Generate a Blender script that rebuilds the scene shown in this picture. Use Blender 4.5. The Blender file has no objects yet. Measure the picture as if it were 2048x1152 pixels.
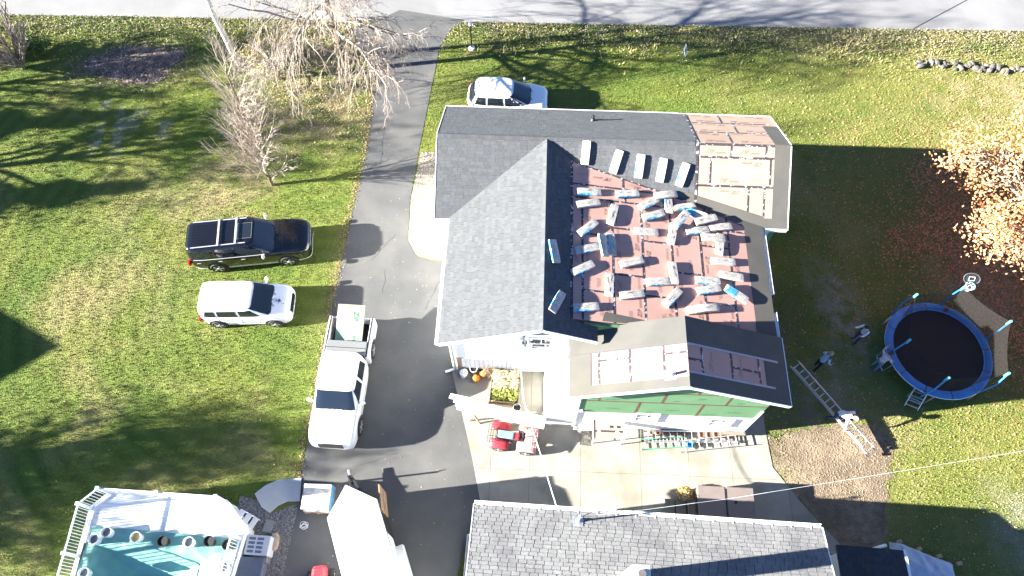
import bpy, bmesh, math, random
import numpy as np
from mathutils import Vector, Matrix
R = math.radians
rng = np.random.default_rng(7)
random.seed(7)
scene = bpy.context.scene
# ------------------------------------------------------------------ camera
CAM_H, PITCH, FPX = 30.4, R(62.8), 1430.0
cd = bpy.data.cameras.new("camera")
cam = bpy.data.objects.new("camera", cd)
scene.collection.objects.link(cam)
cam.location = (0, 0, CAM_H)
cam.rotation_euler = (math.pi / 2 - PITCH, 0, 0)
cd.sensor_width = 36.0
cd.lens = 36.0 * FPX / 2048
cd.clip_start = 0.5
cd.clip_end = 1000
scene.camera = cam
# ------------------------------------------------------------------ light
SUN_EL, SUN_AZ = R(17.9), R(6.8)      # shadows run towards azimuth SUN_AZ (from +X, counter-clockwise)
world = bpy.data.worlds.new("World")
scene.world = world
world.use_nodes = True
wn = world.node_tree
for n in list(wn.nodes): wn.nodes.remove(n)
sky = wn.nodes.new("ShaderNodeTexSky"); sky.sky_type = 'NISHITA'; sky.sun_disc = False
sky.sun_elevation = SUN_EL; sky.air_density = 0.5; sky.dust_density = 0.05; sky.ozone_density = 4
bgn = wn.nodes.new("ShaderNodeBackground"); bgn.inputs[1].default_value = 0.05
wo = wn.nodes.new("ShaderNodeOutputWorld")
wn.links.new(sky.outputs[0], bgn.inputs[0]); wn.links.new(bgn.outputs[0], wo.inputs[0])
# direction towards the sun
SD = Vector((-math.cos(SUN_EL) * math.cos(SUN_AZ), -math.cos(SUN_EL) * math.sin(SUN_AZ), math.sin(SUN_EL)))
sky.sun_rotation = math.atan2(SD.x, SD.y)
sl = bpy.data.lights.new("sun", 'SUN'); sl.energy = 5.0; sl.angle = R(0.53); sl.color = (1.0, 0.95, 0.86)
so = bpy.data.objects.new("sun", sl); scene.collection.objects.link(so)
so.location = SD * 100
so.rotation_euler = SD.to_track_quat('Z', 'Y').to_euler()
vs = scene.view_settings
vs.view_transform = 'Standard'; vs.look = 'None'; vs.gamma = 1.0; vs.use_curve_mapping = False
vs.exposure = 3.05
scene.cycles.max_bounces = 5
scene.cycles.transparent_max_bounces = 12
# ------------------------------------------------------------------ helpers
def ray(px, py):
    x = (px - 1024) / FPX; y = -(py - 576) / FPX
    c, s = math.cos(PITCH), math.sin(PITCH)
    return Vector((x, c + y * s, -s + y * c))
def G(px, py, h=0.0):
    d = ray(px, py); t = (h - CAM_H) / d.z
    return Vector((d.x * t, d.y * t, h))
def proj(p):
    c, s = math.cos(PITCH), math.sin(PITCH)
    z = p[2] - CAM_H
    dep = p[1] * c - z * s; up = p[1] * s + z * c
    return 1024 + FPX * p[0] / dep, 576 - FPX * up / dep, dep
YAW = R(-2.3)
def toh(p):
    c, s = math.cos(-YAW), math.sin(-YAW)
    return Vector((p[0] * c - p[1] * s, p[0] * s + p[1] * c, p[2]))
def fromh(p):
    c, s = math.cos(YAW), math.sin(YAW)
    return Vector((p[0] * c - p[1] * s, p[0] * s + p[1] * c, p[2]))
def GH(px, py, h): return toh(G(px, py, h))
def GHV(px, py, v):     # pixel onto the vertical house plane v = const
    d = toh(ray(px, py)); t = v / d.y
    return Vector((d.x * t, v, CAM_H + d.z * t))
def GR(px, py, zf):     # pixel onto a roof plane given in house coordinates
    h = 5.5
    for _ in range(14):
        p = GH(px, py, h); h = zf(p.x, p.y)
    return GH(px, py, h)

def link(o, parent=None):
    scene.collection.objects.link(o)
    if parent is not None: o.parent = parent
    return o
def tag(o, label=None, cat=None, group=None, kind=None):
    if label: o['label'] = label
    if cat: o['category'] = cat
    if group: o['group'] = group
    if kind: o['kind'] = kind
    return o
def empty(name, loc=(0, 0, 0), rz=0.0, label=None, cat=None, group=None, kind=None):
    o = bpy.data.objects.new(name, None); link(o)
    o.empty_display_size = 0.2
    o.location = loc; o.rotation_euler = (0, 0, rz)
    return tag(o, label, cat, group, kind)
def copy_tree(o, parent=None):
    c = o.copy(); link(c)
    c.parent = parent
    for ch in list(o.children):
        copy_tree(ch, c)
    return c

class MB:
    def __init__(s): s.v = []; s.f = []; s.m = []; s.mi = 0
    def add(s, vs_, fs):
        b = len(s.v); s.v.extend([tuple(p) for p in vs_])
        for f in fs: s.f.append(tuple(i + b for i in f)); s.m.append(s.mi)
        return s
    def box(s, c, d, rz=0.0, mat=None):
        x, y, z = d[0] / 2, d[1] / 2, d[2] / 2
        ps = [Vector((i * x, j * y, k * z)) for k in (-1, 1) for j in (-1, 1) for i in (-1, 1)]
        M_ = Matrix.Rotation(rz, 3, 'Z') if mat is None else mat
        ps = [M_ @ p + Vector(c) for p in ps]
        return s.add(ps, [(0, 2, 3, 1), (4, 5, 7, 6), (0, 1, 5, 4), (2, 6, 7, 3), (0, 4, 6, 2), (1, 3, 7, 5)])
    def bar(s, a, b, w, t, up=(0, 0, 1)):
        a, b = Vector(a), Vector(b); ex = (b - a); L = ex.length
        if L < 1e-6: return s
        ex = ex / L; up = Vector(up)
        if abs(ex.dot(up)) > .98: up = Vector((0, 1, 0))
        ey = up.cross(ex).normalized(); ez = ex.cross(ey)
        m = Matrix((ex, ey, ez)).transposed()
        return s.box((a + b) / 2, (L, w, t), mat=m)
    def tube(s, a, b, r0, r1=None, n=8, cap=True):
        if r1 is None: r1 = r0
        a, b = Vector(a), Vector(b); d = (b - a)
        if d.length < 1e-6: return s
        d.normalize()
        e1 = d.orthogonal().normalized(); e2 = d.cross(e1)
        vs_ = []
        for p, r in ((a, r0), (b, r1)):
            for i in range(n):
                t = 2 * math.pi * i / n
                vs_.append(p + e1 * (r * math.cos(t)) + e2 * (r * math.sin(t)))
        fs = [(i, (i + 1) % n, n + (i + 1) % n, n + i) for i in range(n)]
        if cap: fs += [tuple(range(n - 1, -1, -1)), tuple(range(n, 2 * n))]
        return s.add(vs_, fs)
    def path(s, pts, r, n=6):
        for a, b in zip(pts[:-1], pts[1:]): s.tube(a, b, r, r, n)
        return s
    def prism(s, poly, z0, z1):
        n = len(poly)
        f0 = z0 if callable(z0) else (lambda x, y: z0)
        f1 = z1 if callable(z1) else (lambda x, y: z1)
        vs_ = [(p[0], p[1], f0(p[0], p[1])) for p in poly] + [(p[0], p[1], f1(p[0], p[1])) for p in poly]
        a = sum(poly[i][0] * poly[(i + 1) % n][1] - poly[(i + 1) % n][0] * poly[i][1] for i in range(n))
        fs = [tuple(range(n - 1, -1, -1)), tuple(range(n, 2 * n))] + [(i, (i + 1) % n, n + (i + 1) % n, n + i) for i in range(n)]
        if a < 0: fs = [tuple(reversed(f)) for f in fs]
        return s.add(vs_, fs)
    def lathe(s, prof, n=16, c=(0, 0, 0)):
        vs_ = []
        for r, z in prof:
            for i in range(n):
                t = 2 * math.pi * i / n
                vs_.append((c[0] + r * math.cos(t), c[1] + r * math.sin(t), c[2] + z))
        fs = []
        for k in range(len(prof) - 1):
            for i in range(n):
                j = (i + 1) % n
                fs.append((k * n + i, k * n + j, (k + 1) * n + j, (k + 1) * n + i))
        fs.append(tuple(range(n - 1, -1, -1))); m = (len(prof) - 1) * n
        fs.append(tuple(range(m, m + n)))
        return s.add(vs_, fs)
    def rings(s, rings, cap0=True, cap1=True):
        n = len(rings[0]); vs_ = [p for r in rings for p in r]; fs = []
        for k in range(len(rings) - 1):
            for i in range(n):
                j = (i + 1) % n
                fs.append((k * n + i, k * n + j, (k + 1) * n + j, (k + 1) * n + i))
        if cap0: fs.append(tuple(range(n - 1, -1, -1)))
        if cap1: fs.append(tuple(range((len(rings) - 1) * n, len(rings) * n)))
        return s.add(vs_, fs)
    def grid(s, pts):     # 2-D list of points
        a, b = len(pts), len(pts[0])
        return s.add([p for r in pts for p in r], [(i * b + j, i * b + j + 1, (i + 1) * b + j + 1, (i + 1) * b + j) for i in range(a - 1) for j in range(b - 1)])
    def build(s, name, mats, parent=None, smooth=False, bevel=0, label=None, kind=None, sub=0, loc=None, rz=0, solid=0, angle=40):
        me = bpy.data.meshes.new(name)
        me.from_pydata(s.v, [], s.f)
        if not isinstance(mats, (list, tuple)): mats = [mats]
        for m in mats: me.materials.append(m)
        if len(mats) > 1: me.polygons.foreach_set('material_index', s.m)
        if smooth:
            me.polygons.foreach_set('use_smooth', [True] * len(me.polygons))
            if angle: me.set_sharp_from_angle(angle=R(angle))
        me.update()
        o = bpy.data.objects.new(name, me); link(o, parent)
        if solid:
            md = o.modifiers.new('solid', 'SOLIDIFY'); md.thickness = solid
        if bevel:
            md = o.modifiers.new('bevel', 'BEVEL'); md.width = bevel; md.segments = 2; md.limit_method = 'ANGLE'; md.angle_limit = R(35)
        if sub:
            md = o.modifiers.new('sub', 'SUBSURF'); md.levels = sub; md.render_levels = sub
        if loc is not None: o.location = loc
        if rz: o.rotation_euler = (0, 0, rz)
        if label: o['label'] = label
        if kind: o['kind'] = kind
        return o

def soup(name, V, k, mat, parent=None, kind='stuff', mats=None, mi=None):
    """V: (N,k,3) array of N k-gons -> one mesh"""
    V = np.asarray(V, dtype=np.float32); N = V.shape[0]
    me = bpy.data.meshes.new(name)
    me.vertices.add(N * k); me.vertices.foreach_set('co', V.reshape(-1))
    me.loops.add(N * k); me.loops.foreach_set('vertex_index', np.arange(N * k, dtype=np.int32))
    me.polygons.add(N)
    me.polygons.foreach_set('loop_start', np.arange(0, N * k, k, dtype=np.int32))
    me.polygons.foreach_set('loop_total', np.full(N, k, dtype=np.int32))
    for m in (mats or [mat]): me.materials.append(m)
    if mi is not None: me.polygons.foreach_set('material_index', np.asarray(mi, dtype=np.int32))
    me.update(calc_edges=True); me.validate()
    o = bpy.data.objects.new(name, me); link(o, parent)
    if kind: o['kind'] = kind
    return o
def segmesh(name, segs, n, mat, parent=None, smooth=True):
    """segs: (N,8) p0 p1 r0 r1 -> one mesh of n-sided tubes"""
    S = np.asarray(segs, dtype=np.float64)
    p0, p1, r0, r1 = S[:, 0:3], S[:, 3:6], S[:, 6], S[:, 7]
    d = p1 - p0; d /= np.linalg.norm(d, axis=1, keepdims=True) + 1e-9
    ref = np.where(np.abs(d[:, 2:3]) < .9, np.array([[0, 0, 1.]]), np.array([[1., 0, 0]]))
    e1 = np.cross(d, ref); e1 /= np.linalg.norm(e1, axis=1, keepdims=True) + 1e-9
    e2 = np.cross(d, e1)
    N = len(S); V = np.zeros((N, 2 * n, 3))
    for i in range(n):
        t = 2 * math.pi * i / n
        off = e1 * math.cos(t) + e2 * math.sin(t)
        V[:, i] = p0 + off * r0[:, None]; V[:, n + i] = p1 + off * r1[:, None]
    quad = np.array([[i, (i + 1) % n, n + (i + 1) % n, n + i] for i in range(n)])
    F = (np.arange(N)[:, None, None] * 2 * n + quad[None]).reshape(-1)
    me = bpy.data.meshes.new(name)
    me.vertices.add(N * 2 * n); me.vertices.foreach_set('co', V.astype(np.float32).reshape(-1))
    me.loops.add(len(F)); me.loops.foreach_set('vertex_index', F.astype(np.int32))
    P = len(F) // 4
    me.polygons.add(P)
    me.polygons.foreach_set('loop_start', np.arange(0, P * 4, 4, dtype=np.int32))
    me.polygons.foreach_set('loop_total', np.full(P, 4, dtype=np.int32))
    me.polygons.foreach_set('use_smooth', np.full(P, smooth))
    me.materials.append(mat); me.update(calc_edges=True)
    o = bpy.data.objects.new(name, me); link(o, parent)
    return o

def inpoly(P, poly):
    x, y = P[:, 0], P[:, 1]; ins = np.zeros(len(P), bool); n = len(poly)
    for i in range(n):
        x0, y0 = poly[i][0], poly[i][1]; x1, y1 = poly[(i + 1) % n][0], poly[(i + 1) % n][1]
        c = ((y0 > y) != (y1 > y)) & (x < (x1 - x0) * (y - y0) / (y1 - y0 + 1e-12) + x0)
        ins ^= c
    return ins
def clip(poly, conv):
    """Sutherland-Hodgman in plan; conv counter-clockwise convex"""
    out = [tuple(p[:2]) for p in poly]; n = len(conv)
    a = sum(conv[i][0] * conv[(i + 1) % n][1] - conv[(i + 1) % n][0] * conv[i][1] for i in range(n))
    if a < 0: conv = list(reversed(conv))
    for i in range(n):
        (ax, ay), (bx, by) = conv[i][:2], conv[(i + 1) % n][:2]
        inp, out = out, []
        if not inp: return []
        side = lambda p: (bx - ax) * (p[1] - ay) - (by - ay) * (p[0] - ax)
        for j in range(len(inp)):
            p, q = inp[j], inp[(j + 1) % len(inp)]
            sp, sq = side(p), side(q)
            if sp >= 0: out.append(p)
            if (sp >= 0) != (sq >= 0):
                t = sp / (sp - sq); out.append((p[0] + t * (q[0] - p[0]), p[1] + t * (q[1] - p[1])))
    res = []
    for p in out:
        if not res or abs(p[0] - res[-1][0]) + abs(p[1] - res[-1][1]) > 1e-5: res.append(p)
    if len(res) > 1 and abs(res[0][0] - res[-1][0]) + abs(res[0][1] - res[-1][1]) < 1e-5: res.pop()
    return res if len(res) >= 3 else []
def rectp(x0, y0, x1, y1): return [(x0, y0), (x1, y0), (x1, y1), (x0, y1)]

# ------------------------------------------------------------------ materials
def M(name, col, rough=.75, var=.15, scale=4., bump=0., bscale=60., metal=0., island=0., col2=None, c2scale=.6, c2lo=.45, c2hi=.6, alpha=1., spec=.4, detail=4., trans=0., emit=None, coat=0.):
    m = bpy.data.materials.new(name); m.use_nodes = True
    nt = m.node_tree; nd = nt.nodes; lk = nt.links
    b = nd['Principled BSDF']
    b.inputs['Roughness'].default_value = rough; b.inputs['Metallic'].default_value = metal
    b.inputs['Specular IOR Level'].default_value = spec
    if coat: b.inputs['Coat Weight'].default_value = coat; b.inputs['Coat Roughness'].default_value = .05
    if trans: b.inputs['Transmission Weight'].default_value = trans
    b.inputs['Base Color'].default_value = (*col, 1)
    tc = nd.new('ShaderNodeTexCoord')
    cur = None
    if col2 is not None:
        n2 = nd.new('ShaderNodeTexNoise'); n2.inputs['Scale'].default_value = c2scale; n2.inputs['Detail'].default_value = 5
        lk.new(tc.outputs['Object'], n2.inputs['Vector'])
        mr = nd.new('ShaderNodeMapRange'); mr.inputs[1].default_value = c2lo; mr.inputs[2].default_value = c2hi
        lk.new(n2.outputs['Fac'], mr.inputs[0])
        mx = nd.new('ShaderNodeMix'); mx.data_type = 'RGBA'
        mx.inputs[6].default_value = (*col, 1); mx.inputs[7].default_value = (*col2, 1)
        lk.new(mr.outputs[0], mx.inputs[0]); cur = mx.outputs[2]
    fac = None
    if var:
        n1 = nd.new('ShaderNodeTexNoise'); n1.inputs['Scale'].default_value = scale; n1.inputs['Detail'].default_value = detail
        lk.new(tc.outputs['Object'], n1.inputs['Vector'])
        mr = nd.new('ShaderNodeMapRange'); mr.inputs[1].default_value = .25; mr.inputs[2].default_value = .75
        mr.inputs[3].default_value = 1 - var; mr.inputs[4].default_value = 1 + var
        lk.new(n1.outputs['Fac'], mr.inputs[0]); fac = mr.outputs[0]
    if island:
        g = nd.new('ShaderNodeNewGeometry'); oi = nd.new('ShaderNodeObjectInfo')
        a = nd.new('ShaderNodeMath'); a.operation = 'ADD'; lk.new(g.outputs['Random Per Island'], a.inputs[0]); lk.new(oi.outputs['Random'], a.inputs[1])
        fr = nd.new('ShaderNodeMath'); fr.operation = 'FRACT'; lk.new(a.outputs[0], fr.inputs[0])
        mr = nd.new('ShaderNodeMapRange'); mr.inputs[3].default_value = 1 - island; mr.inputs[4].default_value = 1 + island
        lk.new(fr.outputs[0], mr.inputs[0])
        if fac is None: fac = mr.outputs[0]
        else:
            mm = nd.new('ShaderNodeMath'); mm.operation = 'MULTIPLY'; lk.new(fac, mm.inputs[0]); lk.new(mr.outputs[0], mm.inputs[1]); fac = mm.outputs[0]
    if fac is not None:
        mx = nd.new('ShaderNodeMix'); mx.data_type = 'RGBA'; mx.blend_type = 'MULTIPLY'; mx.inputs[0].default_value = 1
        if cur is not None: lk.new(cur, mx.inputs[6])
        else: mx.inputs[6].default_value = (*col, 1)
        cb = nd.new('ShaderNodeCombineColor')
        for i in range(3): lk.new(fac, cb.inputs[i])
        lk.new(cb.outputs[0], mx.inputs[7]); cur = mx.outputs[2]
    if cur is not None: lk.new(cur, b.inputs['Base Color'])
    if bump:
        nb = nd.new('ShaderNodeTexNoise'); nb.inputs['Scale'].default_value = bscale; nb.inputs['Detail'].default_value = 3
        lk.new(tc.outputs['Object'], nb.inputs['Vector'])
        bp = nd.new('ShaderNodeBump'); bp.inputs['Strength'].default_value = bump; bp.inputs['Distance'].default_value = .03
        lk.new(nb.outputs['Fac'], bp.inputs['Height']); lk.new(bp.outputs[0], b.inputs['Normal'])
    if alpha < 1:
        b.inputs['Alpha'].default_value = alpha
    if emit:
        b.inputs['Emission Color'].default_value = (*emit, 1); b.inputs['Emission Strength'].default_value = 1
    return m

white = M('white_paint', (.8, .8, .79), .5, .05, 3)
white_vinyl = M('white_vinyl', (.8, .81, .82), .45, .04, 3)
car_white = M('car_paint_white', (.78, .78, .78), .25, 0, coat=.6)
car_black = M('car_paint_black', (.006, .006, .008), .2, 0, coat=1.)
glass = M('dark_glass', (.012, .016, .022), .04, 0, spec=.9)
rubber = M('tyre_rubber', (.018, .018, .019), .85, .1, 20)
black_plastic = M('black_plastic', (.02, .02, .022), .5, .05, 10)
grey_plastic = M('grey_plastic', (.16, .165, .17), .6, .1, 8)
chrome = M('bright_metal', (.75, .76, .78), .18, 0, metal=1.)
alu = M('aluminium', (.62, .64, .66), .38, .08, 12, metal=.8)
red_lens = M('red_lens', (.4, .02, .02), .2, 0)
clear_lens = M('clear_lens', (.55, .57, .6), .1, 0, spec=.8)
amber = M('amber_lens', (.75, .35, .12), .3, 0)
wood = M('raw_wood', (.42, .29, .17), .8, .2, 6, bump=.1)
old_wood = M('weathered_wood', (.17, .14, .11), .85, .25, 9, bump=.2)
bark = M('dark_bark', (.11, .085, .065), .9, .3, 8, bump=.4)
pale_bark = M('pale_bark', (.22, .19, .165), .85, .25, 5, bump=.2)
twig = M('pale_twigs', (.27, .225, .185), .85, .2, 3)
tan_twig = M('tan_twigs', (.36, .3, .23), .85, .25, 3)
birch_m = M('white_birch_bark', (.66, .64, .6), .7, .1, 4, col2=(.12, .1, .09), c2scale=9, c2lo=.6, c2hi=.68)
# ================================================================== SETTING
def lawn_material(blade=False):
    m = bpy.data.materials.new('grass_blades' if blade else 'lawn_grass'); m.use_nodes = True
    nt = m.node_tree; nd, lk = nt.nodes, nt.links; b = nd['Principled BSDF']
    b.inputs['Roughness'].default_value = .9; b.inputs['Specular IOR Level'].default_value = .15
    tc = nd.new('ShaderNodeTexCoord')
    def noise(s, d=4, dist=0.):
        n = nd.new('ShaderNodeTexNoise'); n.inputs['Scale'].default_value = s; n.inputs['Detail'].default_value = d; n.inputs['Distortion'].default_value = dist
        lk.new(tc.outputs['Object'], n.inputs['Vector']); return n.outputs['Fac']
    def rng_(x, a, c, o0=0., o1=1.):
        r = nd.new('ShaderNodeMapRange'); r.inputs[1].default_value = a; r.inputs[2].default_value = c; r.inputs[3].default_value = o0; r.inputs[4].default_value = o1
        lk.new(x, r.inputs[0]); return r.outputs[0]
    def mix(f, A, B, bl='MIX'):
        x = nd.new('ShaderNodeMix'); x.data_type = 'RGBA'; x.blend_type = bl
        if isinstance(f, (int, float)): x.inputs[0].default_value = f
        else: lk.new(f, x.inputs[0])
        for i, c in ((6, A), (7, B)):
            if isinstance(c, tuple): x.inputs[i].default_value = (*c, 1)
            else: lk.new(c, x.inputs[i])
        return x.outputs[2]
    def math_(op, a, c):
        x = nd.new('ShaderNodeMath'); x.operation = op; x.use_clamp = True
        for i, q in ((0, a), (1, c)):
            if isinstance(q, (int, float)): x.inputs[i].default_value = q
            else: lk.new(q, x.inputs[i])
        return x.outputs[0]
    sx = nd.new('ShaderNodeSeparateXYZ'); lk.new(tc.outputs['Object'], sx.inputs[0])
    c = mix(rng_(noise(.33, 5), .35, .65), (.092, .138, .026), (.142, .165, .036))
    dry = math_('MULTIPLY', rng_(noise(.22, 6, .6), .5, .68), .75)
    east = rng_(sx.outputs['X'], 9., 22., 0., .32)
    north = rng_(sx.outputs['Y'], 18., 27., 1., .45)
    c = mix(math_('MULTIPLY', dry, north), c, (.24, .215, .085))
    c = mix(east, c, (.235, .2, .075))
    def spot(c, cx, cy, rx, ry, rot, col, st, nz):
        mp = nd.new('ShaderNodeMapping'); mp.vector_type = 'TEXTURE'
        mp.inputs['Location'].default_value = (cx, cy, 0); mp.inputs['Rotation'].default_value = (0, 0, rot); mp.inputs['Scale'].default_value = (rx, ry, 1)
        lk.new(tc.outputs['Object'], mp.inputs[0])
        ln = nd.new('ShaderNodeVectorMath'); ln.operation = 'LENGTH'; lk.new(mp.outputs[0], ln.inputs[0])
        f = math_('MULTIPLY', rng_(ln.outputs['Value'], 1.15, .35), rng_(noise(nz, 6), .36, .6)); f = math_('MULTIPLY', f, st)
        return mix(f, c, col)
    for sp in SPOTS: c = spot(c, *sp)
    c = mix(rng_(noise(2.2, 6), .52, .74, 0., .4), c, (.07, .105, .02))
    mp = nd.new('ShaderNodeMapping'); g0 = G(640, 560); mp.inputs['Location'].default_value = (-g0.x, -g0.y, 0); lk.new(tc.outputs['Object'], mp.inputs[0])
    wv = nd.new('ShaderNodeTexWave'); wv.wave_type = 'RINGS'; wv.rings_direction = 'Z'; wv.inputs['Scale'].default_value = .36; wv.inputs['Distortion'].default_value = 1.6; wv.inputs['Detail'].default_value = 2
    lk.new(mp.outputs[0], wv.inputs['Vector']); mw_ = rng_(wv.outputs['Fac'], 0., 1., -.1, .1); wst = rng_(sx.outputs['X'], -9., -4., 1., 0.)
    ma = nd.new('ShaderNodeMath'); ma.operation = 'MULTIPLY_ADD'; lk.new(mw_, ma.inputs[0]); lk.new(wst, ma.inputs[1]); ma.inputs[2].default_value = 1.; mow = ma.outputs[0]
    if blade:
        ge = nd.new('ShaderNodeNewGeometry'); spk = rng_(ge.outputs['Random Per Island'], 0., 1., .78, 1.5)
    else: spk = rng_(noise(24, 3), .25, .75, .6, 1.4)
    mu = nd.new('ShaderNodeMath'); mu.operation = 'MULTIPLY'; lk.new(spk, mu.inputs[0]); lk.new(mow, mu.inputs[1]); spk = mu.outputs[0]
    cb = nd.new('ShaderNodeCombineColor'); [lk.new(spk, cb.inputs[i]) for i in range(3)]
    c = mix(1., c, cb.outputs[0], 'MULTIPLY')
    lk.new(c, b.inputs['Base Color'])
    if blade: return m
    bp = nd.new('ShaderNodeBump'); bp.inputs['Strength'].default_value = .8; bp.inputs['Distance'].default_value = .06
    lk.new(noise(16, 4), bp.inputs['Height']); lk.new(bp.outputs[0], b.inputs['Normal'])
    return m
def sp_(px, py, rx, ry, rot, col, st=1., nz=1.5):
    g_ = G(px, py); return (g_.x, g_.y, rx, ry, rot, col, st, nz)
WORN, SOIL, STRAW = (.25, .25, .18), (.16, .13, .1), (.3, .24, .13)
SPOTS = [sp_(1682, 625, 1.3, 3.2, .25, WORN, .9, 1.6), sp_(1650, 780, 1.6, 2.6, -.3, WORN, .6, 1.2), sp_(1600, 850, 2.2, 1.4, 0, SOIL, .7, 1.), sp_(1560, 640, 1.2, 3.5, 0, SOIL, .6, .8),
         sp_(1980, 580, 3.2, 2.5, 0, WORN, .7, .8), sp_(2040, 1060, 1.6, 2.4, 0, WORN, .7, 1.), sp_(1760, 880, 1.5, 1.3, 0, STRAW, .9, 1.), sp_(1740, 960, .8, 2.2, 0, STRAW, .6, 1.4),
         sp_(194, 278, .35, 1.3, 0, WORN, .9, 2.), sp_(236, 262, .4, 1.9, .15, WORN, .9, 2.), sp_(262, 246, .5, .8, 0, WORN, .9, 2.), sp_(328, 258, .5, .8, 0, WORN, .8, 2.), sp_(212, 210, .4, .7, 0, WORN, .8, 2.), sp_(286, 224, .5, .5, 0, WORN, .8, 2.),
         sp_(265, 128, 3.6, 2.0, .1, SOIL, .7, 1.2), sp_(640, 210, 4.5, 4., 0, STRAW, .8, .9), sp_(480, 340, 2.6, 3., 0, STRAW, .8, 1.), sp_(620, 90, 5., 2., 0, STRAW, .9, 1.), sp_(300, 420, 4, 3, 0, STRAW, .35, .5), sp_(230, 600, 4, 3, 0, STRAW, .35, .7), sp_(430, 400, 3, 2, 0, STRAW, .5, .8),
         sp_(1990, 190, 4, 3, 0, STRAW, .8, .8), sp_(1560, 330, 1.0, 2.5, 0, STRAW, .6, 1.5), sp_(1860, 95, 9, 1.6, 0, STRAW, .5, 1.)]
lawn_m = lawn_material()
MB().grid([[(x, y, 0) for y in np.linspace(-150, 300, 10)] for x in np.linspace(-250, 250, 11)][::-1]).build('lawn', lawn_m, kind='structure')

def P(pts, h=0.0): return [(G(x, y, h).x, G(x, y, h).y) for x, y in pts]
def jag(poly, amp, step):
    out = []
    n = len(poly)
    for i in range(n):
        a, b = np.array(poly[i]), np.array(poly[(i + 1) % n]); L = np.linalg.norm(b - a); k = max(1, int(L / step))
        for j in range(k):
            q = a + (b - a) * j / k
            out.append(tuple(q + (rng.normal(0, amp, 2) if True else 0)))
    return out
def sheet(name, poly, z, mat, kind='structure', amp=0., step=.3, bottom=-.02):
    if amp: poly = jag(poly, amp, step)
    return MB().prism(poly, bottom, z).build(name, mat, kind=kind)

asphalt = M('driveway_asphalt', (.078, .08, .081), .88, .1, 1.2, bump=.25, bscale=90, col2=(.11, .109, .104), c2scale=.35, c2lo=.42, c2hi=.64)
road_m = M('road_asphalt', (.19, .19, .19), .88, .05, .8, bump=.2, bscale=70, col2=(.22, .22, .22), c2scale=.2)
# road across the top, with a paler wheel-worn centre and a tar seam
ra, rb = G(0, 29), G(2048, 62)
rd = (rb - ra).normalized(); rn = Vector((-rd.y, rd.x, 0))
def roadp(a, b): q = ra + rd * a + rn * b; return (q.x, q.y)
sheet('road', [roadp(-120, 0), roadp(160, 0), roadp(160, 7.2), roadp(-120, 7.2)], .008, road_m, amp=.0)
t0, t1 = G(1826, 58), G(1945, -6)
MB().bar((t0.x, t0.y, .011), (t1.x, t1.y, .011), .06, .01).build('tar_seam', M('tar', (.05, .05, .052), .6, .1, 20), kind='structure')
drive_poly = P([(745, 46), (700, 58), (715, 90), (752, 140), (735, 300), (703, 430), (690, 500), (668, 600), (640, 760), (612, 900), (600, 970), (565, 1152), (530, 1330),
                (900, 1330), (915, 1152), (938, 1060), (962, 1010), (945, 920), (925, 830), (904, 745), (898, 700), (930, 660), (930, 500), (889, 521), (860, 521), (832, 512), (816, 482), (820, 400), (838, 300), (862, 180), (880, 92), (905, 55), (930, 40), (800, 20)])
sheet('driveway', drive_poly, .014, asphalt)
edge_leaf_line = P([(752, 140), (735, 300), (703, 430), (690, 500), (668, 600), (640, 760), (612, 900), (602, 960)])

# concrete patio: poured slabs with joints between them
concrete = M('patio_concrete', (.285, .266, .222), .85, .12, 1.5, bump=.15, bscale=50, col2=(.22, .2, .16), c2scale=.7, c2lo=.48, c2hi=.66, island=.04)
patio_poly = P([(904, 745), (925, 830), (945, 920), (962, 1010), (975, 1070), (1700, 1110), (1650, 1058), (1600, 1003), (1545, 935), (1530, 860), (1524, 815), (1500, 760), (1150, 700), (930, 700)])
sheet('patio', patio_poly, .02, M('patio_joint', (.12, .11, .095), .9, .2, 8))
pat_o = bpy.data.objects['patio']
def conv_pieces(poly, us, vs_):
    for i in range(len(us) - 1):
        for j in range(len(vs_) - 1):
            g = .007
            cell = [fromh((us[i] + g, vs_[j] + g, 0)), fromh((us[i + 1] - g, vs_[j] + g, 0)), fromh((us[i + 1] - g, vs_[j + 1] - g, 0)), fromh((us[i] + g, vs_[j + 1] - g, 0))]
            q = clip(poly, [(c.x, c.y) for c in cell])
            if q: yield q
us = [-3.5, -1.2, .45, 2.6, 5.15, 7.2, 9.0, 11.3, 13.5]; vs2 = [3.5, 5.2, 7.0, 8.9, 11.5]
for q in conv_pieces(patio_poly, us, vs2):
    MB().prism(q, .012, .032 + random.uniform(0, .004)).build('concrete_slab', concrete, pat_o)

# beds
dirt = M('bare_dirt', (.15, .115, .078), .95, .3, 3, bump=.9, bscale=14, col2=(.21, .165, .11), c2scale=.8, c2lo=.45, c2hi=.6)
sheet('dirt_patch', P([(1530, 860), (1560, 880), (1600, 858), (1690, 845), (1760, 850), (1790, 900), (1775, 960), (1772, 1020), (1765, 1090), (1770, 1140), (1680, 1140), (1650, 1058), (1600, 1003), (1545, 935)]), .012, dirt, amp=.12)
thin_dirt = M('thin_grass_dirt', (.075, .08, .04), .95, .3, 5, bump=.6, bscale=20, col2=(.27, .26, .19), c2scale=.9, c2lo=.4, c2hi=.62)
mulch = M('mulch', (.12, .09, .075), .95, .35, 9, bump=1., bscale=25, col2=(.21, .17, .14), c2scale=2)
sheet('mulch_bed', P([(172, 118), (215, 108), (275, 92), (330, 95), (372, 105), (365, 122), (340, 135), (318, 162), (290, 170), (250, 165), (200, 150), (165, 138)]), .03, mulch, amp=.12)
pebble_m = M('pale_pebbles', (.31, .27, .215), .85, .1, 20, island=.55)
gravel_m = M('pale_gravel', (.28, .25, .2), .9, .4, 30, bump=.8, bscale=50)
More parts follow.
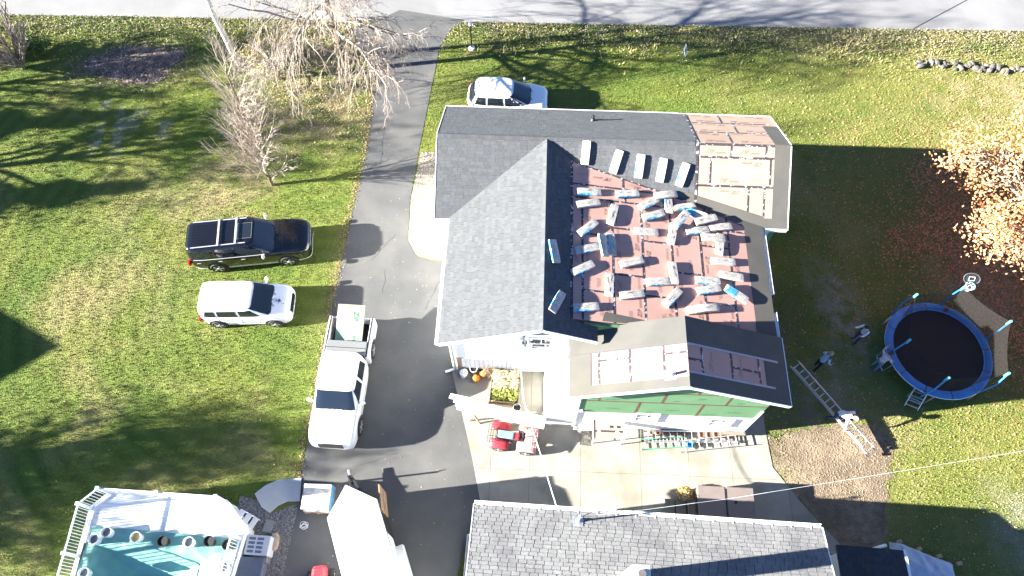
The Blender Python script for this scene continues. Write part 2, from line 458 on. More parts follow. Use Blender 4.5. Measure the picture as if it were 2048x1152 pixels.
gbed = P([(842, 305), (900, 303), (900, 520), (860, 519), (833, 510), (817, 481), (822, 400)])
sheet('gravel_bed', gbed, .02, gravel_m)
dark_gravel_m = M('grey_gravel', (.12, .12, .12), .9, .45, 26, bump=1., bscale=40, col2=(.22, .21, .2), c2scale=9)
dbed = P([(480, 992), (520, 1000), (545, 1025), (598, 1006), (588, 1050), (567, 1152), (540, 1300), (400, 1300), (455, 1152)])
sheet('stone_bed', dbed, .012, dark_gravel_m)
pad_m = M('pad_concrete', (.5, .5, .48), .8, .06, 3)
sheet('walk_pad', P([(510, 988), (530, 972), (556, 960), (603, 956), (600, 1003), (575, 1003), (556, 1012), (540, 1026), (524, 1015)]), .05, pad_m)

def scatter_poly(poly, n):
    A = np.array(poly); lo, hi = A.min(0), A.max(0)
    Q = rng.uniform(lo, hi, (n * 3, 2)); return Q[inpoly(Q, poly)][:n]
def pebbles(name, pts, r, mat, z=.02, parent=None):
    N = len(pts); a = rng.uniform(0, 6.28, N); s = r * rng.uniform(.6, 1.4, N)
    base = np.array([[1, 0, 0], [0, 1, 0], [-1, 0, 0], [0, -1, 0], [0, 0, .8], [.0, 0, -.3]])
    tri = [(0, 1, 4), (1, 2, 4), (2, 3, 4), (3, 0, 4)]
    V = np.zeros((N, 4, 3, 3)); ca, sa = np.cos(a), np.sin(a); el = rng.uniform(.6, 1, N)
    vv = np.zeros((N, 6, 3))
    for k in range(6):
        x, y, zz_ = base[k] * np.array([1, 1, 1]); y = y * el
        vv[:, k, 0] = pts[:, 0] + s * (x * ca - y * sa); vv[:, k, 1] = pts[:, 1] + s * (x * sa + y * ca); vv[:, k, 2] = z + s * zz_
    for i, t in enumerate(tri):
        for j in range(3): V[:, i, j] = vv[:, t[j]]
    return soup(name, V.reshape(-1, 3, 3), 3, mat, parent)
pebbles('pebbles', scatter_poly(gbed, 3500), .035, pebble_m)
pebbles('gravel', scatter_poly(dbed, 4500), .035, M('grey_pebbles', (.2, .2, .2), .9, .2, 10, island=.6), .012)
clods = scatter_poly(P([(1545, 870), (1750, 860), (1780, 950), (1765, 1090), (1690, 1100), (1600, 990)]), 2600)
pebbles('dirt_clods', clods, .03, M('dirt_clod', (.18, .14, .095), .95, .2, 10, island=.45), .01)

# no grass on these
hard = [drive_poly, patio_poly, gbed, dbed, P([(172, 118), (275, 92), (372, 105), (318, 165), (200, 150)]), P([(1560, 870), (1760, 860), (1775, 1000), (1765, 1130), (1690, 1130), (1600, 990)])]
road_y = lambda P_: (P_[:, 0] - ra.x) * rn.x + (P_[:, 1] - ra.y) * rn.y
def on_lawn(Q):
    ok = road_y(Q) < -.05
    for h_ in hard: ok &= ~inpoly(Q, h_)
    return ok
def view_points(n):
    px = rng.uniform(-60, 2108, n); py = rng.uniform(-10, 1200, n)
    # uniform on the ground: rejection by depth^3
    x = (px - 1024) / FPX; y = -(py - 576) / FPX; c, s = math.cos(PITCH), math.sin(PITCH)
    dz = -s + y * c; t = -CAM_H / dz
    X = x * t; Y = (c + y * s) * t
    w = (t / 46.0) ** 3; keep = rng.uniform(0, 1, n) < w
    return np.stack([X, Y], 1)[keep]
def blades(name, Q, hmin, hmax, w, lean, mat, z=0.):
    N = len(Q); a = rng.uniform(0, 6.28, N); b2 = rng.uniform(0, 6.28, N); h = rng.uniform(hmin, hmax, N); L = h * lean * rng.uniform(.2, 1.3, N)
    V = np.zeros((N, 3, 3)); dx, dy = np.cos(a) * w, np.sin(a) * w
    V[:, 0, 0] = Q[:, 0] - dx; V[:, 0, 1] = Q[:, 1] - dy; V[:, 1, 0] = Q[:, 0] + dx; V[:, 1, 1] = Q[:, 1] + dy; V[:, 0:2, 2] = z - .005
    V[:, 2, 0] = Q[:, 0] + np.cos(b2) * L; V[:, 2, 1] = Q[:, 1] + np.sin(b2) * L; V[:, 2, 2] = z + h
    return soup(name, V, 3, mat)
Q = view_points(900000); Q = Q[on_lawn(Q)][:330000]
# thin out the ground under the worn path
blade_m = lawn_material(True)
blades('grass', Q, .03, .085, .016, .9, blade_m)
# leaf litter and weeds along the road verge
N = 19000
tt = rng.uniform(0, 62, N); oo = -np.abs(rng.normal(0, 1, N)) * 1.1 - .03
VP = np.stack([ra.x + rd.x * tt + rn.x * oo, ra.y + rd.y * tt + rn.y * oo], 1)
VP = VP[~inpoly(VP, drive_poly)]
def leaves(name, Q, size, mat, z=.015, tilt=.45, zr=.03):
    N = len(Q); a = rng.uniform(0, 6.28, N); s = size * rng.uniform(.6, 1.4, N)
    n = rng.normal(0, tilt, (N, 3)); n[:, 2] = 1; n /= np.linalg.norm(n, axis=1, keepdims=True)
    e = np.stack([np.cos(a), np.sin(a), np.zeros(N)], 1); e -= n * np.sum(e * n, 1, keepdims=True); e /= np.linalg.norm(e, axis=1, keepdims=True)
    f = np.cross(n, e); C = np.zeros((N, 3)); C[:, :2] = Q[:, :2]; C[:, 2] = (Q[:, 2] if Q.shape[1] > 2 else z + rng.uniform(0, zr, N))
    V = np.stack([C - e * s[:, None] * .7, C - f * s[:, None] * .42, C + e * s[:, None] * .7, C + f * s[:, None] * .42], 1)
    return soup(name, V, 4, mat)
litter_m = M('leaf_litter', (.27, .215, .15), .9, .25, 2, island=.35, col2=(.19, .165, .13), c2scale=.5)
leaves('verge_leaves', VP, .055, litter_m, .03, .8, .12)
WV = VP[rng.uniform(0, 1, len(VP)) < .3]
tw = (WV[:, 0] - ra.x) * rd.x + (WV[:, 1] - ra.y) * rd.y
WV = WV[(np.sin(tw * .9) + np.sin(tw * .37 + 1) + rng.normal(0, .5, len(tw))) > -.2]
WV = WV + rn.to_2d()[:] * np.array([[1, 1]]) * -.9 if False else WV + np.array([[rn.x, rn.y]]) * -.9
blades('verge_weeds', WV, .08, .3, .03, .9, M('weed_green', (.1, .14, .03), .85, .3, 1, island=.5, col2=(.3, .27, .12), c2scale=.4))
# fallen leaves: a dense rusty drift below the oak, sparse elsewhere
rust_m = M('rust_leaves', (.44, .18, .085), .85, .2, 2, island=.5)
drift = P([(1830, 320), (1960, 330), (2100, 560), (2200, 700), (2100, 850), (2010, 700), (1960, 600), (1870, 560), (1900, 500), (1770, 520), (1790, 460), (1860, 430), (1840, 390)])
D1 = scatter_poly(drift, 13000); D1 = D1 + rng.normal(0, .55, D1.shape); c0 = np.array(P([(1960, 480)])[0])
D2 = c0 + rng.normal(0, 1, (6500, 2)) * np.array([4.2, 4.6])
D2 = D2[on_lawn(D2)]
leaves('fallen_leaves', np.concatenate([D1, D2]), .07, rust_m)
D3 = view_points(60000); D3 = D3[on_lawn(D3)]
wr = np.where(D3[:, 0] > 9, .5, .03) * np.where((D3[:, 0] > 14), 1.5, 1)
D3 = D3[rng.uniform(0, 1, len(D3)) < wr * .75]
leaves('scattered_leaves', D3, .055, M('tan_leaves', (.42, .32, .17), .85, .2, 2, island=.45))
ED = []
for (a, b) in zip(edge_leaf_line[:-1], edge_leaf_line[1:]):
    L = math.dist(a, b); k = int(L * 75); t = rng.uniform(0, 1, k)
    ED.append(np.stack([a[0] + (b[0] - a[0]) * t, a[1] + (b[1] - a[1]) * t], 1) + rng.normal(0, .11, (k, 2)) - np.array([.13, 0]))
leaves('edge_leaves', np.concatenate(ED), .05, M('dull_leaves', (.3, .2, .13), .9, .2, 2, island=.4))
Q4 = np.array(P([(620, 70), (560, 120), (700, 100), (640, 160), (560, 170), (690, 190), (600, 230), (700, 240)]))
Q4 = Q4[rng.integers(0, len(Q4), 7000)] + rng.normal(0, 1.3, (7000, 2)); Q4 = Q4[on_lawn(Q4)]
leaves('birch_leaves', Q4, .05, M('straw_leaves', (.4, .33, .2), .9, .2, 2, island=.35))

MQ = np.array(P([(215, 125), (265, 112), (320, 108), (250, 140), (300, 140), (285, 160), (345, 120), (190, 135)]))
MQ = MQ[rng.integers(0, len(MQ), 3800)] + rng.normal(0, 1, (3800, 2)) * np.array([1.1, .6])
leaves('bed_litter', MQ, .06, M('grey_litter', (.26, .2, .16), .9, .3, 2, island=.5), .035, .7, .06)

DQ = scatter_poly(drive_poly, 420)
leaves('driveway_leaves', DQ, .035, bpy.data.materials['tan_leaves'], .02, .4, .01)
for k, (x0, y0, x1, y1) in enumerate(((742, 520, 790, 470), (765, 585, 772, 540), (720, 930, 800, 905), (760, 330, 772, 250), (850, 620, 880, 560))):
    a, b = G(x0, y0, .0165), G(x1, y1, .0165); cr = MB(); p = a
    for i in range(7):
        q = a + (b - a) * (i + 1) / 7 + Vector((random.uniform(-.06, .06), random.uniform(-.06, .06), 0)); cr.bar(p, q, .012, .003); p = q
    cr.build('crack', M('crack_filler', (.035, .036, .038), .8, .1) if k == 0 else bpy.data.materials['crack_filler'], bpy.data.objects['driveway'])

leaves('gravel_leaves', scatter_poly(gbed, 160), .045, bpy.data.materials['dull_leaves'], .06, .5, .02)
# ================================================================== HOUSE
HE, HR = 4.8, 6.5
URD, SM = .7, .425            # main ridge u, main slope
VR, SW = 19.45, 1.7 / 3.05    # wing ridge v, wing slope
zwf = lambda u, v: HR - (VR - v) * SW
zwb = lambda u, v: HR - (v - VR) * SW
zml = lambda u, v: HR - (URD - u) * SM
zmr = lambda u, v: HR - (u - URD) * SM
UZ, SZ = 1.75, .152
ZZ0 = HR - (UZ - URD) * SM
zz = lambda u, v: ZZ0 - (u - UZ) * SZ
AR, AS, AE, AL = 5.9, .41, 4.86, 1.8     # addition ridge u, slope, eave height, left eave u
AH = AE + (AR - AL) * AS
zal = lambda u, v: AH - (AR - u) * AS
zar = lambda u, v: AH - (u - AR) * AS
V0, V1 = 8.62, 11.36          # addition front / back rake
vI = lambda u: VR - (HR - zz(u, 0)) / SW
house = empty('house', (0, 0, 0), YAW, 'white house with a grey shingle roof, one slope stripped to pink sheathing', 'house')
siding = M('white_siding', (.78, .79, .79), .55, .04, 2)
shingle_m = M('grey_shingles', (.093, .098, .104), .92, .2, 40, island=.11, bump=.5, bscale=160, spec=.25)
under_m = M('grey_underlayment', (.075, .074, .068), .85, .1, 1.3, col2=(.09, .085, .072), c2scale=.5)
zip_m = M('pink_sheathing', (.42, .255, .21), .8, .06, 1.5, island=.05)
zip2_m = M('tan_sheathing', (.34, .245, .185), .8, .06, 1.5, island=.05)
green_m = M('green_sheathing', (.12, .25, .12), .8, .07, 1.5, island=.05)
tape_m = M('seam_tape', (.05, .04, .045), .5, 0, col2=(.42, .41, .42), c2scale=7, c2lo=.56, c2hi=.6)
print_m = M('panel_print', (.27, .155, .12), .8, 0)
print_g = M('green_panel_print', (.05, .11, .06), .8, 0)
white_trim = white

GW = 11.4
# --- walls
def wall(poly, z0, z1, mat=siding, name='wall'): return MB().prism(poly, z0, z1).build(name, mat, house)
wall(rectp(-2.95, GW + .03, 4.2, 16.2), 0, lambda u, v: min(zml(u, v), zmr(u, v)) - .12 if True else 0)
g = MB()   # gable front of the main block as its own pentagon
g.add([(-2.95, GW, 0), (3.0, GW, 0), (3.0, GW, zmr(2.8, 0) - .12), (.7, GW, HR - .1), (-2.95, GW, zml(-2.95, 0) - .1),
       (-2.95, GW + .22, 0), (3.0, GW + .22, 0), (3.0, GW + .22, zmr(2.8, 0) - .12), (.7, GW + .22, HR - .1), (-2.95, GW + .22, zml(-2.95, 0) - .1)],
      [(0, 1, 2, 3, 4), (9, 8, 7, 6, 5), (0, 5, 6, 1), (1, 6, 7, 2), (2, 7, 8, 3), (3, 8, 9, 4), (4, 9, 5, 0)])
g.build('gable_wall', siding, house)
wall(rectp(-3.65, 16.62, 10.6, 22.15), 0, lambda u, v: min(zwf(u, v), zwb(u, v)) - .1)
for ug in (-3.66, 10.4):
    MB().add([(ug, 16.6, 0), (ug, 22.2, 0), (ug, 22.2, zwb(0, 22.2) - .1), (ug, VR, HR - .1), (ug, 16.6, zwf(0, 16.6) - .1),
              (ug + .2, 16.6, 0), (ug + .2, 22.2, 0), (ug + .2, 22.2, zwb(0, 22.2) - .1), (ug + .2, VR, HR - .1), (ug + .2, 16.6, zwf(0, 16.6) - .1)],
             [(0, 4, 3, 2, 1), (5, 6, 7, 8, 9), (0, 1, 6, 5), (1, 2, 7, 6), (2, 3, 8, 7), (3, 4, 9, 8), (4, 0, 5, 9)]).build('gable_wall', siding if ug < 0 else green_m, house)
wall(rectp(1.9, 11.2, 9.5, 16.9), 0, lambda u, v: zz(u, v) - .14, green_m)
# --- sloped decks (25 mm boards under everything)
def slab(poly, zf, t0, t1, name, mat, **k): return MB().prism(poly, lambda u, v: zf(u, v) + t0, lambda u, v: zf(u, v) + t1).build(name, mat, house, **k)
ply = M('roof_deck', (.04, .038, .036), .9, .1)
ML = [(-3.3, 10.6), (.7, 10.6), (.7, VR), (-3.3, VR - (URD + 3.3) * SM / SW)]
MRa = rectp(.7, 10.6, 2.8, 11.34)
vv1 = VR - (UZ - URD) * SM / SW
MRb = [(.7, 11.34), (UZ, 11.34), (UZ, vv1), (.7, VR)]
UW = 7.0                                  # wing: shingles end, sheathing begins
WL = [(-3.95, 16.35), (-3.3, 16.35), (.7, VR), (-3.95, VR)]
WR = [(.7, VR), (UZ, vv1), (UW, vI(UW)), (UW, VR)]
WB = rectp(-3.95, VR, UW, 22.45)
WZF = [(UW, vI(UW)), (9.9, vI(9.9)), (9.9, 16.38), (10.92, 16.38), (10.92, VR), (UW, VR)]
WZFa = [(UW, vI(UW)), (9.9, vI(9.9)), (9.9, VR), (UW, VR)]
WZFb = rectp(9.9, 16.38, 10.92, VR)
WZB = rectp(UW, VR, 10.92, 22.4)
ZP = [(UZ, 11.3), (9.78, 11.3), (9.78, vI(9.78)), (UZ, vI(UZ))]
for poly, zf in ((ML, zml), (MRa, zmr), (MRb, zmr), (WL, zwf), (WR, zwf), (WB, zwb), (WZFa, zwf), (WZFb, zwf), (WZB, zwb), (ZP, zz),
                 (rectp(AL, V0, AR, V1), zal), (rectp(AR, V0, 10.0, V1), zar)):
    slab(poly, zf, -.14, -.012, 'roof_deck', ply)
# --- shingles: courses of laminated tabs, each proud of the one above
def tabs(poly, zf, down, along, expo=.144, wmin=.2, wmax=.36, t=.013, lift=.0, gap=.009):
    """down/along: plan unit vectors; yields 8-corner boxes as (plan polygon, z bottom, z top function)"""
    d, a = np.array(down, float), np.array(along, float)
    A = np.array([p[:2] for p in poly]); ss, aa = A @ d, A @ a
    # plan length of one exposure
    p0 = A[0]; sl_ = (zf(*(p0 + d * 1e-3)) - zf(*p0)) / 1e-3
    st = expo / math.sqrt(1 + sl_ ** 2)
    out = []
    k0 = math.floor(ss.min() / st) - 1
    k = k0
    while k * st < ss.max():
        x = aa.min() - random.uniform(0, .3)
        while x < aa.max():
            w = random.uniform(wmin, wmax)
            c = [d * (k * st) + a * x, d * (k * st) + a * (x + w - gap), d * ((k + 1) * st) + a * (x + w - gap), d * ((k + 1) * st) + a * x]
            q = clip([tuple(p) for p in c], poly)
            if q:
                tt = t * random.choice((.65, 1., 1., 1.25)); s0 = k * st
                out.append((q, s0, st, tt, d, zf, lift))
            x += w
        k += 1
    return out
def tab_geo(T):
    q, s0, st, tt, d, zf, lift = T
    h = lambda x, y: zf(x, y) + lift + .002 + tt * max(0., min(1., (x * d[0] + y * d[1] - s0) / st))
    n = len(q)
    top = [(x, y, h(x, y)) for x, y in q]; bot = [(x, y, zf(x, y) + lift - .012) for x, y in q]
    a = sum(q[i][0] * q[(i + 1) % n][1] - q[(i + 1) % n][0] * q[i][1] for i in range(n))
    fs = [tuple(range(n))] + [(n + i, n + (i + 1) % n, (i + 1) % n, i) for i in range(n)]
    if a < 0: fs = [tuple(reversed(f)) for f in fs]
    return top + bot, fs
def lay(owner, T, mat, to_world, nobj=300, fieldname='shingle_field'):
    def size(t):
        c = np.mean(np.array(t[0]), axis=0); w = to_world((c[0], c[1], t[5](c[0], c[1])))
        px, py, dep = proj(w)
        if not (-20 < px < 2068 and -20 < py < 1172): return -1
        A = 0.
        pts = [proj(to_world((x, y, t[5](x, y))))[:2] for x, y in t[0]]
        for i in range(len(pts)): A += pts[i][0] * pts[(i + 1) % len(pts)][1] - pts[(i + 1) % len(pts)][0] * pts[i][1]
        return abs(A) + random.uniform(0, 1)
    order = sorted(range(len(T)), key=lambda i: -size(T[i]))
    for i in order[:nobj]:
        v, f = tab_geo(T[i]); b = MB(); b.add(v, f); b.build('shingle', mat, owner)
    b = MB()
    for i in order[nobj:]:
        v, f = tab_geo(T[i]); b.add(v, f)
    if b.v: b.build(fieldname, mat, owner, kind='stuff')
T = []
T += tabs(ML, zml, (-1, 0), (0, 1)); T += tabs(MRa, zmr, (1, 0), (0, 1)); T += tabs(MRb, zmr, (1, 0), (0, 1))
T += tabs(WL, zwf, (0, -1), (1, 0)); T += tabs(WR, zwf, (0, -1), (1, 0)); T += tabs(WB, zwb, (0, 1), (1, 0))
lay(house, T, shingle_m, fromh)
# ridge caps
cap = MB(); n = int((UW + 3.95) / .145)
for i in range(n):
    u0 = -3.95 + i * .145; e = .012 + .006 * random.random()
    for s in (-1, 1):
        cap.add([(u0, VR, HR + e + .02), (u0 + .138, VR, HR + e + .012), (u0 + .138, VR + s * .14, HR - .14 * SW + e + .012), (u0, VR + s * .14, HR - .14 * SW + e + .02),
                 (u0, VR, HR - .01), (u0 + .138, VR, HR - .01), (u0 + .138, VR + s * .14, HR - .14 * SW - .01), (u0, VR + s * .14, HR - .14 * SW - .01)],
                [(0, 1, 2, 3), (4, 7, 6, 5), (0, 3, 7, 4), (1, 5, 6, 2), (2, 6, 7, 3), (0, 4, 5, 1)])
cap.build('ridge_caps', shingle_m, house, kind='stuff')
cap = MB(); n = int((VR - .1 - 10.6) / .145)
for i in range(n):
    v0 = 10.6 + i * .145; e = .012 + .006 * random.random()
    for s in (-1, 1):
        cap.add([(.7, v0, HR + e + .012), (.7, v0 + .138, HR + e + .02), (.7 + s * .14, v0 + .138, HR - .14 * SM + e + .02), (.7 + s * .14, v0, HR - .14 * SM + e + .012),
                 (.7, v0, HR - .01), (.7, v0 + .138, HR - .01), (.7 + s * .14, v0 + .138, HR - .14 * SM - .01), (.7 + s * .14, v0, HR - .14 * SM - .01)],
                [(0, 1, 2, 3), (4, 7, 6, 5), (0, 3, 7, 4), (1, 5, 6, 2), (2, 6, 7, 3), (0, 4, 5, 1)])
cap.build('ridge_caps', shingle_m, house, kind='stuff')
# --- sheathing panels and seam tape
_txt = {}
def text_mesh(s, shear=.0):
    if (s, shear) in _txt: return _txt[(s, shear)]
    cu = bpy.data.curves.new('lettering', 'FONT'); cu.body = s; cu.size = 1.; cu.shear = shear; cu.align_x = 'CENTER'; cu.align_y = 'CENTER'
    cu.resolution_u = 2; cu.offset = .012
    o = bpy.data.objects.new('lettering', cu); scene.collection.objects.link(o)
    me = bpy.data.meshes.new_from_object(o.evaluated_get(bpy.context.evaluated_depsgraph_get()))
    bpy.data.objects.remove(o); _txt[(s, shear)] = me
    return me
def place_text(parent, s, origin, ex, ey, size, mat, shear=.25, sx=1.):
    me = text_mesh(s, shear)
    key = (me.name, mat.name)
    if key not in _txt:
        m2 = me.copy(); m2.materials.clear(); m2.materials.append(mat); _txt[key] = m2
    o = bpy.data.objects.new('lettering', _txt[key]); link(o, parent)
    ex, ey = Vector(ex).normalized(), Vector(ey).normalized(); ez = ex.cross(ey)
    m = Matrix((ex * size * sx, ey * size, ez)).transposed().to_4x4(); m.translation = Vector(origin)
    o.matrix_local = m
    return o
def panel(poly, zf, clipto, mat=None, prints=(), off=.0):
    q = clip(poly, clipto)
    if not q: return None
    g_ = .003
    o = slab(q, zf, -.011 + off, random.uniform(.0, .002) + off, 'sheathing_panel', mat or zip_m)
    return o
def pl_axes(zf, u, v, du, dv):
    """unit vector along plan direction (du,dv) on the plane"""
    z0 = zf(u, v); z1 = zf(u + du * .1, v + dv * .1)
    return Vector((du * .1, dv * .1, z1 - z0)).normalized()
def zprint(par, zf, u, v, du, dv, size=.24, mat=None, off=.006):
    """ZIP + system reading along plan direction (du,dv)"""
    mat = mat or print_m
    ex = pl_axes(zf, u, v, du, dv); ey = pl_axes(zf, u, v, -dv, du)
    c = Vector((u, v, zf(u, v) + off))
    place_text(par, 'ZIP', c - ex * size * 1.05, ex, ey, size * 1.15, mat, .3)
    place_text(par, 'system', c + ex * size * 1.15 - ey * size * .12, ex, ey, size * .72, mat, .3)
def fine_print(par, zf, u, v, du, dv, mat=None, L=.5, rows=2, off=.006):
    ex = pl_axes(zf, u, v, du, dv); ey = pl_axes(zf, u, v, -dv, du); b = MB()
    c = Vector((u, v, zf(u, v) + off))
    for r_ in range(rows):
        x = -L / 2
        while x < L / 2:
            w = random.uniform(.03, .08)
            p = c + ex * x - ey * r_ * .055
            b.add([p, p + ex * w, p + ex * w + ey * .016, p + ey * .016], [(0, 1, 2, 3)]); x += w + .02
    b.build('fine_print', mat or print_m, par)
def tape(zf, a, b, w=.085, off=.004):
    a, b = Vector((a[0], a[1])), Vector((b[0], b[1])); d = (b - a)
    if d.length < .02: return
    d.normalize(); n = Vector((-d.y, d.x)) * w / 2
    slab([tuple(a - n), tuple(b - n), tuple(b + n), tuple(a + n)], zf, off - .004, off + random.uniform(.0005, .002), 'seam_tape', tape_m)
# open pink slope: rows near the wing, then full sheets up the slope
va, vb = GR(1240, 378, zz).y, GR(1240, 404, zz).y
colu = [UZ, GR(1165, 500, zz).x]
while colu[-1] < 9.3: colu.append(colu[-1] + 1.22)
colu[-1] = 9.72
seamv = {1: [(1190, 469), (1190, 582)], 2: [(1256, 459), (1258, 551)], 3: [(1315, 485), (1318, 594)], 4: [(1380, 548)], 5: [(1437, 495), (1440, 608)], 6: [(1476, 465)], 0: []}
NP = []
rowU = [UZ, GR(1246, 365, zz).x, GR(1340, 385, zz).x, GR(1442, 410, zz).x, 9.72]
for i in range(len(rowU) - 1):
    o = panel(rectp(rowU[i], va + .002, rowU[i + 1] - .004, 19.2), zz, ZP)
    if o:
        uc = (rowU[i] + rowU[i + 1]) / 2; vm = (va + vI(uc)) / 2
        if i < 2: zprint(o, zz, rowU[i] + 1.35 if i == 0 else rowU[i] + .75, vm - .03, -1 if i == 0 else 1, 0, .2)
        if i == 2: zprint(o, zz, rowU[i] + 1.2, vm - .1, 1, 0, .16)
        fine_print(o, zz, rowU[i] + .5, vm + .12, 1, 0)
    if i: tape(zz, (rowU[i], va), (rowU[i], vI(rowU[i])))
rowU2 = [UZ, GR(1250, 395, zz).x, GR(1345, 400, zz).x, GR(1408, 418, zz).x, 9.72]
for i in range(len(rowU2) - 1):
    o = panel(rectp(rowU2[i], vb + .002, rowU2[i + 1] - .004, va - .002), zz, ZP)
    if o: zprint(o, zz, rowU2[i] + .9, (va + vb) / 2, 1 if i % 2 else -1, 0, .2)
    if i: tape(zz, (rowU2[i], vb), (rowU2[i], va))
tape(zz, (UZ, va), (9.3, va)); tape(zz, (UZ, vb), (9.3, vb))
for i in range(len(colu) - 1):
    cuts = sorted([11.3] + [GR(px, py, zz).y for px, py in seamv.get(i, [])] + [vb])
    for j in range(len(cuts) - 1):
        o = panel(rectp(colu[i] + .002, cuts[j] + .002, colu[i + 1] - .004, cuts[j + 1] - .002), zz, ZP)
        if not o: continue
        H_ = cuts[j + 1] - cuts[j]; vm = (cuts[j] + cuts[j + 1]) / 2; W_ = colu[i + 1] - colu[i]; s = 1 if (i + j) % 2 else -1
        if W_ > .8:
            zprint(o, zz, colu[i] + (W_ - .22 if s > 0 else .22), vm + (.45 if H_ > 1.7 else 0), 0, s, .2)
            if H_ > 1.6:
                zprint(o, zz, colu[i] + (.24 if s > 0 else W_ - .24), vm - .35, 0, -s, .2)
                fine_print(o, zz, colu[i] + (.2 if s > 0 else W_ - .2), vm + .75, 0, s)
            fine_print(o, zz, colu[i] + W_ * .55, cuts[j] + .4, 0, s, rows=3, L=.34)
        else: zprint(o, zz, colu[i] + W_ / 2, vm, 0, 1, .18)
        if j: tape(zz, (colu[i], cuts[j]), (colu[i + 1], cuts[j]))
    if i: tape(zz, (colu[i], 11.3), (colu[i], vb), .09)
tape(zz, (UZ + .03, 11.3), (UZ + .03, vI(UZ) - .05), .11, .007)
q0, q1 = (UZ + .05, vI(UZ) - .03), (7.2, vI(7.2) - .03); tape(zz, q0, q1, .1, .008)
# dark strip of underlayment down the open eave, and along the valley to the wing
slab([(9.05, 11.3), (9.85, 11.3), (9.85, vI(9.85) + .02), (9.05, vI(9.05))], zz, .009, .013, 'underlayment', under_m)
slab([(6.6, vI(6.6) - .06), (9.9, vI(9.9) - .4), (9.9, vI(9.9)), (6.6, vI(6.6))], zz, .015, .018, 'underlayment', under_m)
slab([(6.6, vI(6.6)), (9.9, vI(9.9)), (9.9, vI(9.9) + .38), (6.6, vI(6.6) + .3)], zwf, .012, .016, 'underlayment', under_m)
slab([(2.95, 11.33), (6.2, 11.33), (3.05, 11.72)], zz, .011, .014, 'underlayment', under_m)
# wing sheathing, front slope
r1, r2 = GR(1480, 316, zwf).y, GR(1470, 373, zwf).y
def wrow(v0, v1, cuts, zf, clipto_list, flip):
    for i in range(len(cuts) - 1):
        best = None
        for cl in clipto_list:
            q = clip(rectp(cuts[i] + .002, v0 + .002, cuts[i + 1] - .002, v1 - .002), cl)
            if q: o = slab(q, zf, -.011, random.uniform(0, .002), 'sheathing_panel', zip2_m); best = o if best is None else best
        W_ = cuts[i + 1] - cuts[i]
        if best is not None and W_ > 1.4:
            H_ = v1 - v0
            zprint(best, zf, cuts[i] + .75, v0 + .2, 1, 0, .21)
            if H_ > .9: zprint(best, zf, cuts[i + 1] - .75, v1 - .22, -1, 0, .21); fine_print(best, zf, cuts[i] + .4, v1 - .2, -1, 0, rows=3); fine_print(best, zf, cuts[i + 1] - .6, v0 + .25, 1, 0)
        if i: tape(zf, (cuts[i], v0), (cuts[i], v1))
WALL_ = [[(UW, vI(UW)), (9.9, vI(9.9)), (9.9, VR), (UW, VR)], rectp(9.9, 16.38, 10.9, VR)]
c1, c2, c3, c4 = GR(1463, 300, zwf).x, GR(1421, 340, zwf).x, GR(1541, 340, zwf).x, GR(1497, 385, zwf).x
wrow(r1, VR, [UW, c1, 9.9, 10.9], zwf, WALL_[:2], 1)
wrow(r2, r1, [UW, c2, c3, 10.9], zwf, [WALL_[0], WALL_[1]], 1)
wrow(16.38, r2, [UW, c4, 9.9, 10.9], zwf, [WALL_[0], WALL_[1]], 1)
tape(zwf, (UW, r1), (10.4, r1)); tape(zwf, (UW, r2), (10.4, r2))
tape(zwf, (UW + .02, vI(UW)), (UW + .02, VR), .1, .02); tape(zwb, (UW + .02, VR), (UW + .02, 22.4), .1, .02)
tape(zwf, (UW, VR - .05), (10.6, VR - .05), .1)
b1, b2 = GR(1470, 266, zwb).y, GR(1450, 247, zwb).y
d1, d2, d3 = GR(1459, 275, zwb).x, GR(1471, 258, zwb).x, GR(1439, 238, zwb).x
wrow(VR, b1, [UW, d1, 10.9], zwb, [rectp(UW, VR, 10.9, 22.4)], 1); wrow(b1, b2, [UW, d2, 10.9], zwb, [rectp(UW, VR, 10.9, 22.4)], 1); wrow(b2, 22.4, [UW, d3, 10.9], zwb, [rectp(UW, VR, 10.9, 22.4)], 1)
tape(zwb, (UW, b1), (10.6, b1)); tape(zwb, (UW, b2), (10.6, b2))
# rake underlayment on the wing's right end
slab(rectp(10.25, 16.38, 10.93, VR), zwf, .008, .012, 'underlayment', under_m); slab(rectp(10.25, VR, 10.93, 21.3), zwb, .008, .012, 'underlayment', under_m)
slab(rectp(9.7, 16.38, 10.93, 16.75), zwf, .014, .017, 'underlayment', under_m)
# addition: underlayment with an open strip of sheathing across
sv0, sv1 = GR(1275, 762, zal).y, GR(1275, 697, zal).y
su0 = GR(1183, 740, zal).x
slab(rectp(AL, V0, AR, V1), zal, -.008, .003, 'underlayment', under_m) if False else None
for poly in (rectp(AL, sv1, AR, V1), rectp(AL, V0, su0, sv1), rectp(su0, V0, AR, sv0)):
    slab(poly, zal, -.01, .012 + random.uniform(0, .004), 'underlayment', under_m)
lc = [GR(px, 720, zal).x for px in (1198, 1260, 1328)]
cc = [su0] + lc + [AR]
for i in range(4):
    o = slab(rectp(cc[i], sv0, cc[i + 1] - .004, sv1), zal, -.01, .002, 'sheathing_panel', zip_m)
    if i: tape(zal, (cc[i], sv0), (cc[i], sv1), .1)
    if i in (1, 3): tape(zal, (cc[i], sv1 - .33), (cc[i + 1], sv1 - .33), .09)
    if cc[i + 1] - cc[i] > .6: zprint(o, zal, cc[i] + .3, (sv0 + sv1) / 2, 0, 1, .17)
lap = M('dark_lap', (.07, .065, .07), .8, .1)
slab(rectp(AL, sv1 - .015, AR, sv1 + .035), zal, .012, .018, 'lap_edge', lap); slab(rectp(su0 - .05, sv0, su0, sv1), zal, .012, .018, 'lap_edge', lap)
